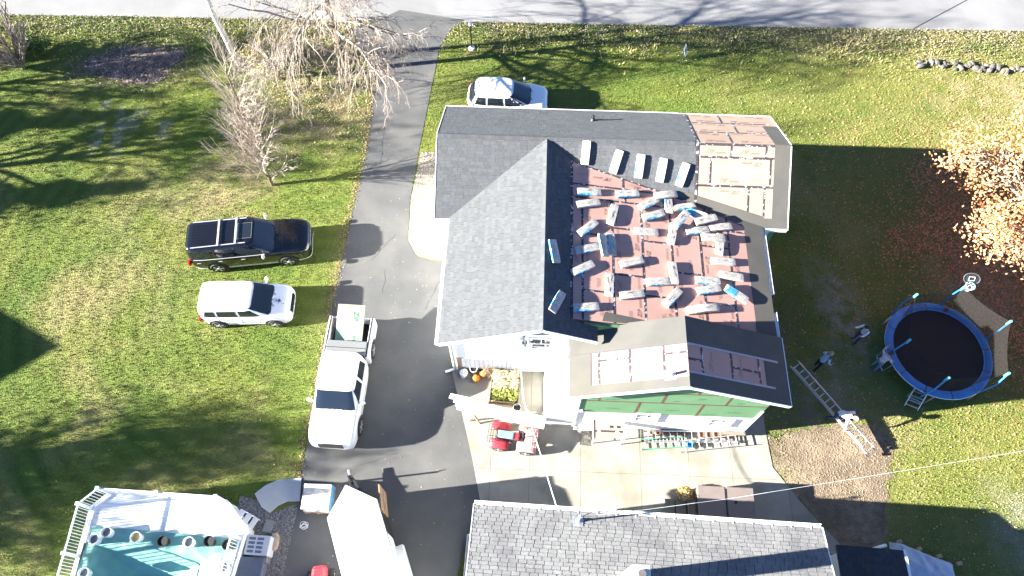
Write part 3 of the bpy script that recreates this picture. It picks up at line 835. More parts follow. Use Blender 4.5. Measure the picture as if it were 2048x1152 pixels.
tv0, tv1 = GR(1450, 738, zar).y, GR(1450, 697, zar).y; su1 = GR(1531, 745, zar).x
for poly in (rectp(AR, sv1, 10.0, V1), rectp(su1, V0, 10.0, sv1), rectp(AR, V0, su1, sv0 + .18)):
    slab(poly, zar, -.01, .012 + random.uniform(0, .004), 'underlayment', under_m)
lc = [GR(px, 715, zar).x for px in (1404, 1462, 1515)]; cc = [AR] + lc + [su1]
for i in range(4):
    o = slab(rectp(cc[i], sv0 + .18, cc[i + 1] - .004, sv1), zar, -.01, .002, 'sheathing_panel', zip_m)
    if i: tape(zar, (cc[i], sv0 + .18), (cc[i], sv1), .1)
    if i in (0, 2): tape(zar, (cc[i], (sv0 + sv1) / 2 + .05), (cc[i + 1], (sv0 + sv1) / 2 + .05), .1)
    if cc[i + 1] - cc[i] > .6: zprint(o, zar, cc[i] + .35, (sv0 + sv1) / 2 + .05, 0, 1, .19)
edge_m = M('sheet_edge', (.3, .32, .36), .4, .1)
for vv_ in (sv0 + .18, sv1):
    slab(rectp(AR, vv_ - .04, su1 + (.35 if vv_ < sv1 else .6), vv_ + .04), zar, .012, .019, 'lap_edge', edge_m)
slab(rectp(AR - .13, V0, AR, V1), zal, .014, .02, 'ridge_strip', under_m) if False else None
# --- addition walls
AV = 8.95
addw = rectp(2.25, AV, 9.55, 11.2)
zsp = GHV(1330, 829, AV).z
MB().prism(addw, 0, zsp).build('lower_wall', siding, house)
zta = lambda u, v: min(zal(u, v), zar(u, v)) - .15
def vpanel(u0, u1, z0, z1):
    us_ = sorted(set([u0, u1] + ([AR] if u0 < AR < u1 else [])))
    b = MB(); n = len(us_)
    tops = [min(z1, zta(u, 0)) for u in us_]
    if max(tops) - z0 < .03: return None
    tops = [max(t_, z0 + .005) for t_ in tops]
    ft = [(us_[k], AV - .012, z0) for k in range(n)] + [(us_[k], AV - .012, tops[k]) for k in range(n)]
    bk = [(x, AV + .15, z) for x, _, z in ft]
    b.add(ft + bk, [(k, k + 1, n + k + 1, n + k) for k in range(n - 1)] + [(3 * n + k, 3 * n + k + 1, 2 * n + k + 1, 2 * n + k) for k in range(n - 1)] + [(n + k, n + k + 1, 3 * n + k + 1, 3 * n + k) for k in range(n - 1)])
    return b.build('sheathing_panel', green_m, house)
def vtape(a, b):
    MB().bar((a[0], AV - .014, a[1]), (b[0], AV - .014, b[1]), .006, .1, (0, -1, 0)) if False else None
    d = Vector((b[0] - a[0], 0, b[1] - a[1])); L = d.length; d.normalize(); n_ = Vector((-d.z, 0, d.x)) * .05
    A_, B_ = Vector((a[0], AV - .016, a[1])), Vector((b[0], AV - .016, b[1]))
    MB().add([A_ - n_, B_ - n_, B_ + n_, A_ + n_, A_ - n_ + Vector((0, .003, 0)), B_ - n_ + Vector((0, .003, 0)), B_ + n_ + Vector((0, .003, 0)), A_ + n_ + Vector((0, .003, 0))],
             [(0, 1, 2, 3), (7, 6, 5, 4), (0, 4, 5, 1), (2, 6, 7, 3)]).build('seam_tape', M_tape_v, house)
M_tape_v = M('brown_tape', (.13, .06, .04), .6, .2, 8)
GV = lambda px, py: GHV(px, py, AV)
z_a = GV(1330, 806).z; z_b = GV(1390, 789).z
rowsg = [(zsp, z_a, [2.25, GV(1275, 815).x, GV(1398, 822).x, 9.55]), (z_a, z_b, [2.25, GV(1199, 796).x, GV(1327, 800).x, GV(1455, 806).x, 9.55]), (z_b, 9, [2.25, GV(1400, 785).x, 9.55])]
for z0_, z1_, cs in rowsg:
    for i in range(len(cs) - 1):
        o = vpanel(cs[i] + .002, cs[i + 1] - .002, z0_ + .002, z1_ - .002)
        if o and z1_ < 8:
            for k in range(2):
                me = place_text(o, random.choice(('ZIP', 'system')), (cs[i] + .5 + k * .9, AV - .0135, z0_ + .25 + k * .35), (1, 0, 0), (0, 0, 1), .2, print_g, .3)
        if i: vtape((cs[i], z0_), (cs[i], min(z1_, zta(cs[i], 0))))
    if z0_ > zsp:
        L_ = 2.25; R_ = 9.55
        while zta(L_, 0) < z0_ + .05 and L_ < AR: L_ += .05
        while zta(R_, 0) < z0_ + .05 and R_ > AR: R_ -= .05
        vtape((L_, z0_), (R_, z0_))
for ux in (2.25, 9.55 - .15):      # side walls above the split
    MB().box((ux + .075, 10.1, (zsp + AE) / 2), (.15, 2.2, AE - zsp)).build('side_wall', siding if ux < 5 else green_m, house)
# front windows of the addition
def window(u, z, w, h, v, parent=house):
    f = MB()
    for du in (-1, 1): f.box((u + du * (w / 2 + .04), v - .03, z), (.08, .06, h + .16))
    for dz in (-1, 1): f.box((u, v - .031, z + dz * (h / 2 + .04)), (w, .058, .08))
    f.box((u, v - .028, z), (w, .05, .04)); f.box((u, v - .029, z + h / 4), (.03, .04, h / 2 - .04))
    o = f.build('window', white_vinyl, parent)
    MB().box((u, v - .008, z), (w, .01, h)).build('pane', glass, o)
    MB().box((u, v - .06, z - h / 2 - .1), (w + .22, .12, .04)).build('sill', white_vinyl, o)
for px, py in ((1293, 833), (1441, 843)):
    p = GV(px, py); window(p.x, p.z, .85, .75, AV)
pw = GHV(1082, 686, GW); window(pw.x, pw.z, .72, 1.0, GW)
# conduit, meter and louvre on the gable
lv = MB(); p = GHV(1085, 655, GW - 0.00)
for k in range(5): lv.bar((p.x - .22, GW - 0.03, p.z - .16 + k * .075), (p.x + .22, GW - 0.03, p.z - .16 + k * .075), .05, .015, (0, -.6, 1))
lv.box((p.x, GW - 0.01, p.z), (.5, .02, .42)); lv.build('louvre_vent', M('louvre_grey', (.25, .24, .24), .7), house)
pts = [GHV(x, y, GW - 0.10) for x, y in ((1116, 659), (1113, 668), (1052, 668), (1048, 674), (1050, 690))]
MB().path(pts, .045, 8).build('conduit', grey_plastic, house)
MB().path([GHV(x, y, GW - 0.08) for x, y in ((1070, 659), (1105, 661))], .03, 8).build('conduit', grey_plastic, house)
p = GHV(1048, 688, GW - 0.08); MB().box((p.x, GW - 0.09, p.z), (.24, .14, .34)).tube((p.x, GW - 0.15, p.z + .02), (p.x, GW - 0.21, p.z + .02), .08, .075, 12).build('electric_meter', grey_plastic, house, bevel=.01)
p = GHV(1064, 683, GW - 0.06); MB().box((p.x, GW - 0.06, p.z), (.1, .1, .14)).build('wall_lamp', black_plastic, house, bevel=.01)
# boarded lower wall by the drive
gb = M('grey_wall_boards', (.27, .29, .32), .75, .12, 3, island=.1)
x = -2.9; k = 0
while x < -.35:
    w = .2; MB().box((x + w / 2, GW - .018, .7), (w - .012, .035, 1.4)).build('wall_board', gb if k else wood, house); x += w; k += 1
# trim: fascia, rakes, gutters
def rake(a, b, t=.03, h=.2, name='fascia', mat=white): MB().bar(a, b, t, h).build(name, mat, house)
for (p, q) in (((-3.3, 10.585, zml(-3.3, 0) - .09), (.7, 10.585, HR - .09)), ((.7, 10.585, HR - .09), (2.8, 10.585, zmr(2.8, 0) - .09)),
               ((AL, V0 - .015, AE - .09), (AR, V0 - .015, AH - .09)), ((AR, V0 - .015, AH - .09), (10.0, V0 - .015, zar(10., 0) - .09)),
               ((10.935, 16.38, zwf(0, 16.38) - .085), (10.935, VR, HR - .085)), ((10.935, VR, HR - .085), (10.935, 22.4, zwb(0, 22.4) - .085)),
               ((-3.965, 16.35, zwf(0, 16.35) - .09), (-3.965, VR, HR - .09)), ((-3.965, VR, HR - .09), (-3.965, 22.45, zwb(0, 22.45) - .09)),
               ((UW - .3, 22.415, zwb(0, 22.4) - .08), (10.93, 22.415, zwb(0, 22.4) - .08)), ((-3.95, 22.465, zwb(0, 22.45) - .07), (UW - .3, 22.465, zwb(0, 22.45) - .07)),
               ((9.9, 16.365, zwf(0, 16.38) - .09), (10.93, 16.365, zwf(0, 16.38) - .09)), ((-3.95, 16.335, zwf(0, 16.35) - .1), (-3.3, 16.335, zwf(0, 16.35) - .1)), ((10.015, V0, zar(10., 0) - .08), (10.015, V1, zar(10., 0) - .08))):
    rake(p, q)
def gutter(a, b, out, name='gutter'):
    a, b, o_ = Vector(a), Vector(b), Vector(out); g_ = MB()
    prof = [(0, .0), (0, -.11), (.03, -.12), (.09, -.12), (.12, -.06), (.125, 0), (.115, 0), (.11, -.055), (.085, -.11), (.012, -.11), (.012, 0)]
    r0 = [a + o_ * x + Vector((0, 0, z)) for x, z in prof]; r1 = [b + o_ * x + Vector((0, 0, z)) for x, z in prof]
    g_.rings([r0, r1]).build(name, white_vinyl, house)
gutter((-3.31, 10.6, zml(-3.3, 0) - .02), (-3.31, 16.3, zml(-3.3, 0) - .02), (-1, 0, 0))
gutter((9.86, 13.3, zz(9.86, 0) - .02), (9.86, 16.5, zz(9.86, 0) - .02), (1, 0, 0)); gutter((9.86, 11.4, zz(9.86, 0) - .02), (9.86, 12.5, zz(9.86, 0) - .02), (1, 0, 0))
MB().tube((-3.05, GW - .05, zml(-3.3, 0) - .25), (-3.05, GW - .05, .12), .04, .04, 8).bar((-3.05, GW - .05, .1), (-3.45, GW - .18, .06), .1, .07).build('downspout', white_vinyl, house)
# vents on the roof
pv = GR(1186, 241, zwb)
MB().tube((pv.x, pv.y, zwb(0, pv.y) - .05), (pv.x, pv.y, zwb(0, pv.y) + .32), .05, .05, 12).lathe([(.13, 0), (.07, .08), (.055, .1)], 14, (pv.x, pv.y, zwb(0, pv.y) + .01)).build('vent_pipe', black_plastic, house, smooth=True)
pv = GR(1340, 750, zal)
MB().tube((pv.x, pv.y, zal(pv.x, 0) - .05), (pv.x, pv.y, zal(pv.x, 0) + .4), .055, .055, 12).lathe([(.16, 0), (.08, .1), (.06, .13)], 14, (pv.x, pv.y, zal(pv.x, 0) + .02)).box((pv.x, pv.y, zal(pv.x, 0) + .02), (.4, .36, .01), mat=Matrix.Rotation(-math.atan(AS), 3, 'Y')).build('vent_pipe', white_vinyl, house, smooth=True)
# white lean-to between the gable and the addition
lu = GH(1083, 851, 0).x
zl = lambda u, v: 2.5 + (v - AV) * .12
MB().prism(rectp(lu + .06, AV + .05, 2.24, 11.0), 0, lambda u, v: zl(u, v) - .09).build('porch_wall', siding, house)
for k in range(6):
    w = (2.5 - lu) / 6
    slab(rectp(lu + k * w + .004, AV - .1, lu + (k + 1) * w - .004, 11.02), zl, -.08, 0, 'porch_roof_panel', white)
# corner boards on the gable
MB().box((-2.93, GW - .03, 2.3), (.1, .08, 4.5)).build('corner_board', white, house)
MB().box((2.27, AV - .02, 2.3), (.1, .06, 4.4)).build('corner_board', white, house)
MB().box((9.52, AV - .02, 1.6), (.09, .06, 3.1)).build('corner_board', white, house)
# ================================================================== VEHICLES
def sgnp(x, p): return math.copysign(abs(x) ** p, x)
def sring(cx, af, ar, b, n, N=40):
    out = []
    for i in range(N):
        t = 2 * math.pi * (i + .5) / N; c, s = math.cos(t), math.sin(t)
        out.append((cx + (af if c > 0 else ar) * sgnp(c, 2 / n), b * sgnp(s, 2 / n)))
    return out
def interp(tab, x):
    if x <= tab[0][0]: return tab[0][1]
    for (a, p), (b, q) in zip(tab[:-1], tab[1:]):
        if x <= b: return p + (q - p) * (x - a) / (b - a)
    return tab[-1][1]
def wheel(car, x, y, r, w, rim_m=alu, spokes=5):
    s = 1 if y > 0 else -1
    M_ = Matrix.Rotation(math.pi / 2, 3, 'X')
    o = MB(); prof = [(r * .62, -w / 2), (r * .9, -w / 2), (r, -w / 2 + .05), (r, w / 2 - .05), (r * .9, w / 2), (r * .62, w / 2)]
    o.lathe(prof, 22); o.v = [tuple(M_ @ Vector(p)) for p in o.v]
    e = o.build('wheel', rubber, car, smooth=True, loc=(x, y, r))
    b = MB(); b.lathe([(r * .5, -.02), (r * .66, -.02), (r * .66, .03), (r * .58, .03), (r * .56, 0), (r * .5, 0)], 20)
    for k in range(spokes):
        a = 2 * math.pi * k / spokes
        b.bar((r * .1 * math.cos(a), r * .1 * math.sin(a), .02), (r * .6 * math.cos(a), r * .6 * math.sin(a), .02), r * .2, .03)
    b.tube((0, 0, -.02), (0, 0, .045), r * .17, r * .14, 12)
    sg = -s
    b.v = [(p[0], -s * -p[2] * 1.0 + s * (w / 2 - .03), p[1]) for p in b.v]
    b.build('rim', rim_m, e)
    d = MB(); d.tube((0, s * (w / 2 - .09), 0), (0, s * (w / 2 - .06), 0), r * .6, r * .6, 18); d.build('hub_well', black_plastic, e)
    return e
def car(name, label, pos, rz, L, W, paint, hood, belt, cab, axles, wr, pil=(), ncab=6., group=None, cat='car', pn=7., trim=None):
    """hood: [(x, z)] shoulder heights; cab: list of (z, x_rear, x_front, half width); pil: side windows [(xr_b, xf_b, xr_t, xf_t)]"""
    c = empty(name, pos, rz, label, cat, group)
    zb, a, b_ = .24, L / 2, W / 2
    lev = [(.13, 0), (.05, .1), (.01, .3), (0, .55), (.012, .8), (.03, .93), (.07, 1.0)]
    rg = []
    for ins, f in lev:
        r2 = sring(0, a - ins, a - ins, b_ - ins, pn, 56)
        rg.append([(x, y, zb + f * (interp(hood, x) - zb)) for x, y in r2])
    for ins in (.16, .32, .55, .8, b_ - .03):
        r2 = sring(0, a - ins * .8, a - ins * .8, b_ - ins, pn - 1, 56)
        rg.append([(x, y, interp(hood, x) + .045 * (1 - (abs(y) / b_) ** 2)) for x, y in r2])
    MB().rings(rg).build('body', paint, c, smooth=True, angle=50)
    # cabin
    n0 = ncab; rg = []
    def prm(z):
        for (za, *p), (zc, *q) in zip(cab[:-1], cab[1:]):
            if z <= zc + 1e-6:
                t = (z - za) / (zc - za); return [p[k] + (q[k] - p[k]) * t for k in range(3)]
        return cab[-1][1:]
    z0, zr = cab[0][0], cab[-1][0]
    for (z, xr, xf, hb) in cab:
        cx = (xr + xf) / 2; rg.append([(x, y, z) for x, y in sring(cx, xf - cx, cx - xr, hb, n0, 48)])
    (z, xr, xf, hb) = cab[-1]; cx = (xr + xf) / 2
    for k, (ins, dz) in enumerate(((.05, .03), (.14, .048), (.35, .06), (hb - .04, .066))):
        rg.append([(x, y, z + dz) for x, y in sring(cx, xf - cx - ins, cx - xr - ins, hb - ins, n0 - .8, 48)])
    MB().rings(rg, cap0=False).build('cabin', paint, c, smooth=True, angle=50)
    def surf_x(y, z, front):
        xr_, xf_, hb_ = prm(z); cx_ = (xr_ + xf_) / 2; A = (xf_ - xr_) / 2
        return cx_ + (1 if front else -1) * A * max(0., 1 - abs(y / hb_) ** n0) ** (1 / n0)
    def surf_y(x, z):
        xr_, xf_, hb_ = prm(z); cx_ = (xr_ + xf_) / 2; A = (xf_ - xr_) / 2
        return hb_ * max(0., 1 - min(1., abs((x - cx_) / A)) ** n0) ** (1 / n0)
    for front, nm in ((True, 'windshield'), (False, 'rear_window')):
        za, zc = z0 + (.02 if front else .06), zr + .005
        rows = []
        for i in range(7):
            z = za + (zc - za) * i / 6; hb_ = prm(z)[2]
            row = []
            for j in range(13):
                y = (-1 + 2 * j / 12) * hb_ * (.9 if front else .82)
                row.append((surf_x(y, z, front) + (.012 if front else -.012), y, z + .004))
            rows.append(row if front else row[::-1])
        MB().grid(rows).build(nm, glass, c, smooth=True, angle=0)
    for s in (1, -1):
        for (rb_, fb_, rt_, ft_) in pil:
            rows = []; za, zc = z0 + .05, zr - .05
            for i in range(4):
                f = i / 3; z = za + (zc - za) * f; row = []
                for j in range(5):
                    x = (rb_ + (rt_ - rb_) * f) + ((fb_ + (ft_ - fb_) * f) - (rb_ + (rt_ - rb_) * f)) * j / 4
                    row.append((x, s * (surf_y(x, z) + .012), z))
                rows.append(row if s < 0 else row[::-1])
            MB().grid(rows).build('side_window', glass, c, smooth=True, angle=0)
        # window-line trim
        xs = np.linspace(pil[0][0], pil[-1][1], 9)
        MB().path([(x, s * (surf_y(x, z0 + .02) + .02), z0 + .02) for x in xs], .016, 5).build('window_trim', trim or paint, c)
        # mirror
        xm = pil[-1][1] - .02
        mb = MB().bar((xm, s * (b_ - .05), z0 + .02), (xm, s * (b_ + .06), z0 + .07), .06, .05)
        k = len(mb.v); mb.lathe([(.02, -.09), (.1, -.08), (.12, 0), (.1, .08), (.02, .1)], 12, (0, 0, 0))
        mb.v[k:] = [(xm + p[0] * .6, s * (b_ + .14) + p[1], z0 + .1 + p[2]) for p in mb.v[k:]]
        mb.build('mirror', trim or paint, c, smooth=True)
        # lights
        lb = []
        for j in range(6):
            y = s * b_ * (.62 + .33 * j / 5); x = a * max(0., 1 - abs(y / b_) ** 7.) ** (1 / 7.) if abs(y) < b_ else 0
            lb.append(x)
        rows = [[(lb[j] - .01 - .03 * i + .012, s * b_ * (.6 + .36 * j / 5), zb + (.62 + .14 * i) * (interp(hood, a) - zb)) for j in range(6)] for i in range(3)]
        MB().grid(rows if s > 0 else [r_[::-1] for r_ in rows]).build('headlight', clear_lens, c, smooth=True, solid=.02)
        MB().box((-a + .05, s * b_ * .83, zb + .74 * (interp(hood, -a) - zb)), (.1, b_ * .26, .26)).build('taillight', red_lens, c, bevel=.02)
        for k, xa in enumerate(axles):
            ar = MB(); N = 14
            ar.add([(xa, s * (b_ + .003), wr)] + [(xa + (wr + .09) * math.cos(math.pi * i / N - .0), s * (b_ + .003), wr + (wr + .09) * math.sin(math.pi * i / N)) for i in range(N + 1)] + [(xa - wr - .09, s * (b_ + .003), .26), (xa + wr + .09, s * (b_ + .003), .26)],
                   [((0, i + 1, i + 2) if s < 0 else (0, i + 2, i + 1)) for i in range(N)] + [(0, N + 1, N + 2, N + 3, 1) if s < 0 else (0, 1, N + 3, N + 2, N + 1)])
            ar.build('wheel_arch', black_plastic, c)
            wheel(c, xa, s * (b_ - .08), wr, .24)
        # door seams and handles
        for (rb_, fb_, rt_, ft_) in pil:
            MB().bar((rb_ - .03, s * (b_ + .004), .5), (rb_ - .03, s * (b_ - .01), z0 - .12), .006, .012).build('door_seam', black_plastic, c)
            MB().bar((rb_ + .1, s * (b_ + .015), z0 - .17), (rb_ + .28, s * (b_ + .015), z0 - .17), .02, .03).build('door_handle', trim or paint, c)
    fz = interp(hood, a)
    g_ = MB()
    for k in range(5): g_.bar((a - .015, -b_ * .5, zb + .42 * fz + k * .06), (a - .015, b_ * .5, zb + .42 * fz + k * .06), .05, .03)
    g_.build('grille', black_plastic if paint is car_white else chrome, c)
    MB().rings([[(x + dx, y, z) for x, y in sring(0, a - .03, a - .03, b_ - .03, 7., 40)] for z, dx in ((.3, 0), (.46, 0))], False, False).build('bumper', trim or paint, c)
    MB().bar((-a - .012, -.27, .72), (-a - .012, .27, .72), .02, .13).build('number_plate', white, c)
    wp = MB()
    for s in (-.35, .25): wp.bar((cab[0][2] + .03, s, z0 + .05), (surf_x(s + .35, z0 + .2, True) + .03, s + .42, z0 + .12), .02, .02)
    wp.build('wiper', black_plastic, c)
    return c

def place_by_wheels(p_rear, p_front, h, xr, xf, half, side, head=None):
    A, B = G(*p_rear, h), G(*p_front, h); d = (B - A); rz = math.atan2(d.y, d.x) if head is None else head
    f = Vector((math.cos(rz), math.sin(rz), 0)); l = Vector((-f.y, f.x, 0))
    m = (A + B) / 2
    c = m - f * (xr + xf) / 2 - l * (side * half); c.z = 0
    return c, rz
sat_m = M('satin_trim', (.5, .51, .52), .35, 0, metal=.3)
# black full-size SUV
pos, rz = place_by_wheels((438.5, 535), (578, 521.5), .4, -1.6, 1.72, .98, -1)
suv = car('suv', 'long black SUV with roof rails and two crossbars parked on the lawn', pos, rz, 5.7, 2.02, car_black,
          [(-2.85, 1.1), (-2.6, 1.2), (1.0, 1.2), (1.6, 1.17), (2.5, 1.08), (2.85, .95)], 1.2,
          [(1.17, -2.8, 1.28, .97), (1.5, -2.75, .86, .91), (1.82, -2.66, .44, .82)], (1.72, -1.6), .4,
          [(-2.5, -1.62, -2.4, -1.62), (-1.5, -.55, -1.5, -.6), (-.45, .78, -.5, .3)], ncab=7.5, pn=7.5, trim=sat_m)
for s in (1, -1):
    MB().tube((-2.4, s * .7, 1.9), (.1, s * .68, 1.92), .025, .025, 6).build('roof_rail', sat_m, suv)
for x in (-1.15, -.35):
    MB().bar((x, -.72, 1.955), (x, .72, 1.955), .09, .03).build('crossbar', sat_m, suv, bevel=.01)
MB().box((.12 - .1, 0, 1.878), (.62, .8, .024)).build('sunroof', glass, suv, bevel=.01)
fr = MB()
for s in (1, -1): fr.bar((-.32, s * .42, 1.89), (.36, s * .42, 1.89), .014, .008).bar((.02 + s * .33, -.42, 1.889), (.02 + s * .33, .42, 1.889), .014, .008)
fr.build('sunroof_frame', grey_plastic, suv)
rb_ = MB()
for k in range(7): rb_.bar((-2.4, -.48 + k * .16, 1.887), (-.45, -.48 + k * .16, 1.887), .025, .014)
rb_.build('roof_ribs', car_black, suv)
for s in (1, -1): MB().bar((2.55, s * .7, .86), (2.87, s * .45, .84), .06, .2).build('chrome_trim', chrome, suv, bevel=.02)
# white boxy hatchback
pos, rz = place_by_wheels((440, 646), (551, 646), .33, -1.3, 1.27, .82, -1, R(1.0))
soul = car('hatchback', 'small boxy white car with a blue crackled spot on its hood', pos, rz, 4.14, 1.8, car_white,
           [(-2.07, .95), (-1.9, 1.05), (.8, 1.07), (1.2, 1.05), (1.8, .93), (2.07, .78)], 1.05,
           [(1.02, -2.02, 1.32, .86), (1.3, -2.0, .84, .82), (1.52, -1.94, .46, .75)], (1.27, -1.3), .34,
           [(-1.75, -1.2, -1.6, -1.2), (-1.1, -.2, -1.1, -.25), (-.1, .85, -.15, .4)], ncab=7.5, pn=7.5)
MB().bar((-1.6, .2, 1.6), (-1.78, .2, 1.68), .02, .02).build('antenna', black_plastic, soul)
for s in (1, -1): MB().tube((-1.7, s * .6, 1.575), (.1, s * .6, 1.59), .02, .02, 6).build('roof_rail', white, soul)
sp = MB(); rnd = random.Random(4)
for k in range(46):
    a = rnd.uniform(0, 6.28); d = abs(rnd.gauss(0, .13)); w = rnd.uniform(.012, .04)
    x, y = 1.52 + d * math.cos(a), -.05 + d * math.sin(a)
    z = interp([(-2.07, .95), (-1.9, 1.05), (.8, 1.07), (1.2, 1.05), (1.8, .93), (2.07, .78)], x) + .045 * (1 - (abs(y) / .9) ** 2) + .012
    sp.bar((x, y, z), (x + w * math.cos(a + 1), y + w * math.sin(a + 1), z), w, .006)
sp.build('hood_decal', M('blue_decal', (.03, .09, .2), .4, 0), soul)
# white crossover half hidden behind the house
pos = G(1016, 195, .8); pos.z = 0
cross = car('crossover', 'white crossover parked behind the back eave of the house', pos, R(-3), 4.35, 1.82, car_white,
            [(-2.2, .98), (-2.0, 1.05), (.8, 1.06), (1.2, 1.03), (1.9, .9), (2.2, .76)], 1.05,
            [(1.02, -2.1, 1.3, .86), (1.32, -1.95, .75, .8), (1.56, -1.75, .3, .7)], (1.3, -1.32), .34,
            [(-1.75, -1.15, -1.55, -1.15), (-1.05, -.2, -1.05, -.25), (-.1, .85, -.15, .4)], ncab=4.6)
# pick-up
pos, rz = place_by_wheels((742.8, 701), (717.8, 854), .4, -1.66, 1.9, .94, 1, R(-93.6))
hd = [(-2.9, .95), (-2.6, 1.0), (1.2, 1.22), (1.9, 1.2), (2.5, 1.12), (2.8, .98), (2.95, .85)]
truck = empty('pickup_truck', pos, rz, 'white crew-cab pickup on the driveway with sheets sticking out of its bed', 'pickup truck')
# cab and nose reuse the car builder, shifted; the bed is built on its own
nose = car('pickup_truck', None, (0, 0, 0), 0, 3.95, 2.02, car_white,
           [(-1.975, 1.15), (.25, 1.2), (.9, 1.19), (1.55, 1.12), (1.85, .98), (1.975, .85)], 1.2,
           [(1.17, -1.92, .55, .96), (1.5, -1.92, .22, .9), (1.84, -1.88, -.12, .82)], (.95,), .42,
           [(-1.62, -.82, -1.55, -.82), (-.7, .18, -.7, -.15)], ncab=9., pn=9.)
for ch in list(nose.children):
    if ch.name.split('.')[0] in ('taillight', 'number_plate', 'rear_window') and ch.name.split('.')[0] != 'rear_window':
        bpy.data.objects.remove(ch); continue
    ch.parent = truck; ch.location = Vector(ch.location) + Vector((.925, 0, 0))
bpy.data.objects.remove(nose)
bx0, bx1 = -2.9, -1.02
for s in (1, -1):
    MB().rings([[(x, s * y, z) for y, z in ((1.02, .35), (1.035, .7), (1.03, 1.05), (1.01, 1.17), (.88, 1.18), (.86, 1.12), (.86, .6), (.9, .35))] for x in (bx0, bx1)]).build('bed_side', car_white, truck, bevel=.01)
    MB().bar((bx0 + .02, s * .925, 1.19), (bx1, s * .925, 1.19), .06, .02).build('bed_rail', black_plastic, truck)
    xa = -1.66; ar = MB(); N = 14; wr = .42
    ar.add([(xa, s * 1.04, wr)] + [(xa + (wr + .1) * math.cos(math.pi * i / N), s * 1.04, wr + (wr + .1) * math.sin(math.pi * i / N)) for i in range(N + 1)], [((0, i + 1, i + 2) if s < 0 else (0, i + 2, i + 1)) for i in range(N)])
    ar.build('wheel_arch', black_plastic, truck); wheel(truck, xa, s * .93, .42, .26)
    MB().box((bx0 - .02, s * .94, .95), (.06, .12, .36)).build('taillight', red_lens, truck, bevel=.02)
MB().box(((bx0 + bx1) / 2, 0, .58), (bx1 - bx0, 1.7, .06)).build('bed_floor', black_plastic, truck)
MB().box((bx0 + .03, 0, .85), (.07, 1.68, .58)).build('tailgate', car_white, truck, bevel=.015)
MB().box((bx1 - .02, 0, .9), (.05, 1.7, .6)).build('bed_front', black_plastic, truck)
MB().box((bx0 - .08, 0, .5), (.16, 1.9, .2)).build('bumper', chrome, truck, bevel=.03)
cov = MB()
for k in range(1): cov.box((bx1 - .36, 0, 1.225), (.66, 1.78, .06))
cov.build('bed_cover', grey_plastic, truck, bevel=.02)
MB().bar((bx1 - .36, -.88, 1.262), (bx1 - .36, .88, 1.262), .02, .012).build('cover_hinge', black_plastic, truck)
for y in (-.55, -.25, 0, .25, .55): MB().box((.62 - (abs(y) > .5) * .03, y, 1.875), (.12, .05, .035)).build('roof_light', amber, truck, bevel=.01)
gr = MB()
for k in range(6): gr.bar((2.89, -.52, .68 + k * .06), (2.89, .52, .68 + k * .06), .06, .03)
gr.build('grille', black_plastic, truck)
# sheets of sheathing in the bed, resting on the tailgate
def local_to(o, p): return Matrix.Translation(o.location) @ Matrix.Rotation(o.rotation_euler.z, 4, 'Z') @ Vector(p)
shp = local_to(truck, (-2.05, -.05, 0))
sheets = empty('sheathing_sheets', (shp.x, shp.y, 0), truck.rotation_euler.z, 'stack of green-faced sheathing sheets tilted over the pickup tailgate', 'sheathing')
sheet_m = M('green_sheet', (.2, .33, .24), .7, .05, 2)
tilt = Matrix.Rotation(R(17), 3, 'Y')
for k in range(5):
    MB().box(Vector((-.25, random.uniform(-.02, .03), 1.03)) + tilt @ Vector((random.uniform(-.02, .02), 0, k * .016)), (2.3, 1.2, .013), mat=tilt).build('sheet', sheet_m if k == 4 else wood, sheets)
top = sheets.children[-1]
ctr = Vector((-.25, 0, 1.03)) + tilt @ Vector((0, 0, 4 * .016 + .012))
place_text(top, 'ZIP', ctr + tilt @ Vector((-.65, .25, 0)), tilt @ Vector((1, 0, 0)), (0, 1, 0), .3, print_g, .2)
place_text(top, 'system', ctr + tilt @ Vector((.5, .28, 0)), tilt @ Vector((1, 0, 0)), (0, 1, 0), .2, print_g, .2)
q_ = local_to(truck, (-1.6, .74, 0))
ob = MB().bar((0, 0, .64), (.55, .06, .75), .16, .12).build('wood_offcut', white, None, bevel=.01, loc=(q_.x, q_.y, 0), rz=truck.rotation_euler.z)
tag(ob, 'short white offcut lying beside the sheets in the pickup bed', 'offcut')
# ---------------------------------------------------------------- cargo trailer
TH = 2.45
a0, a1 = G(657, 1034, TH), G(682, 1152, TH); b0, b1_ = G(752, 1003, TH), G(800, 1152, TH); tip = G(697, 983, TH)
ctr2 = (a0 + b0) / 2; dirv = (((a0 - a1) + (b0 - b1_)) / 2); dirv.z = 0; dirv.normalize()
trz = math.atan2(dirv.y, dirv.x); wid = abs((b0 - a0).dot(Vector((-dirv.y, dirv.x, 0))))
print('trailer w', wid, math.degrees(trz))
base = ctr2.copy(); base.z = 0
trl = empty('cargo_trailer', base, trz, 'white enclosed cargo trailer with a pointed nose and open brown side door', 'trailer')
hw = max(.95, wid / 2); TL = 4.6; nz_ = .95
outl = [(nz_, 0), (.02, hw), (-TL, hw), (-TL, -hw), (.02, -hw)]
MB().prism(outl, .45, TH - .04).build('body', white, trl, bevel=.02)
MB().prism([(nz_ + .03, 0), (.03, hw + .02), (-TL, hw + .02), (-TL, -hw - .02), (.03, -hw - .02)], TH - .04, TH).build('roof', white, trl, bevel=.015)
for k in range(8):
    MB().bar((-.02 - k * .6, -hw, TH + .004), (-.02 - k * .6, hw, TH + .004), .02, .006).build('roof_seam', grey_plastic if k == 0 else white, trl)
for s in (1, -1): MB().bar((.03, s * (hw + .02), TH - .06), (-TL, s * (hw + .02), TH - .06), .03, .08).build('corner_trim', alu, trl)
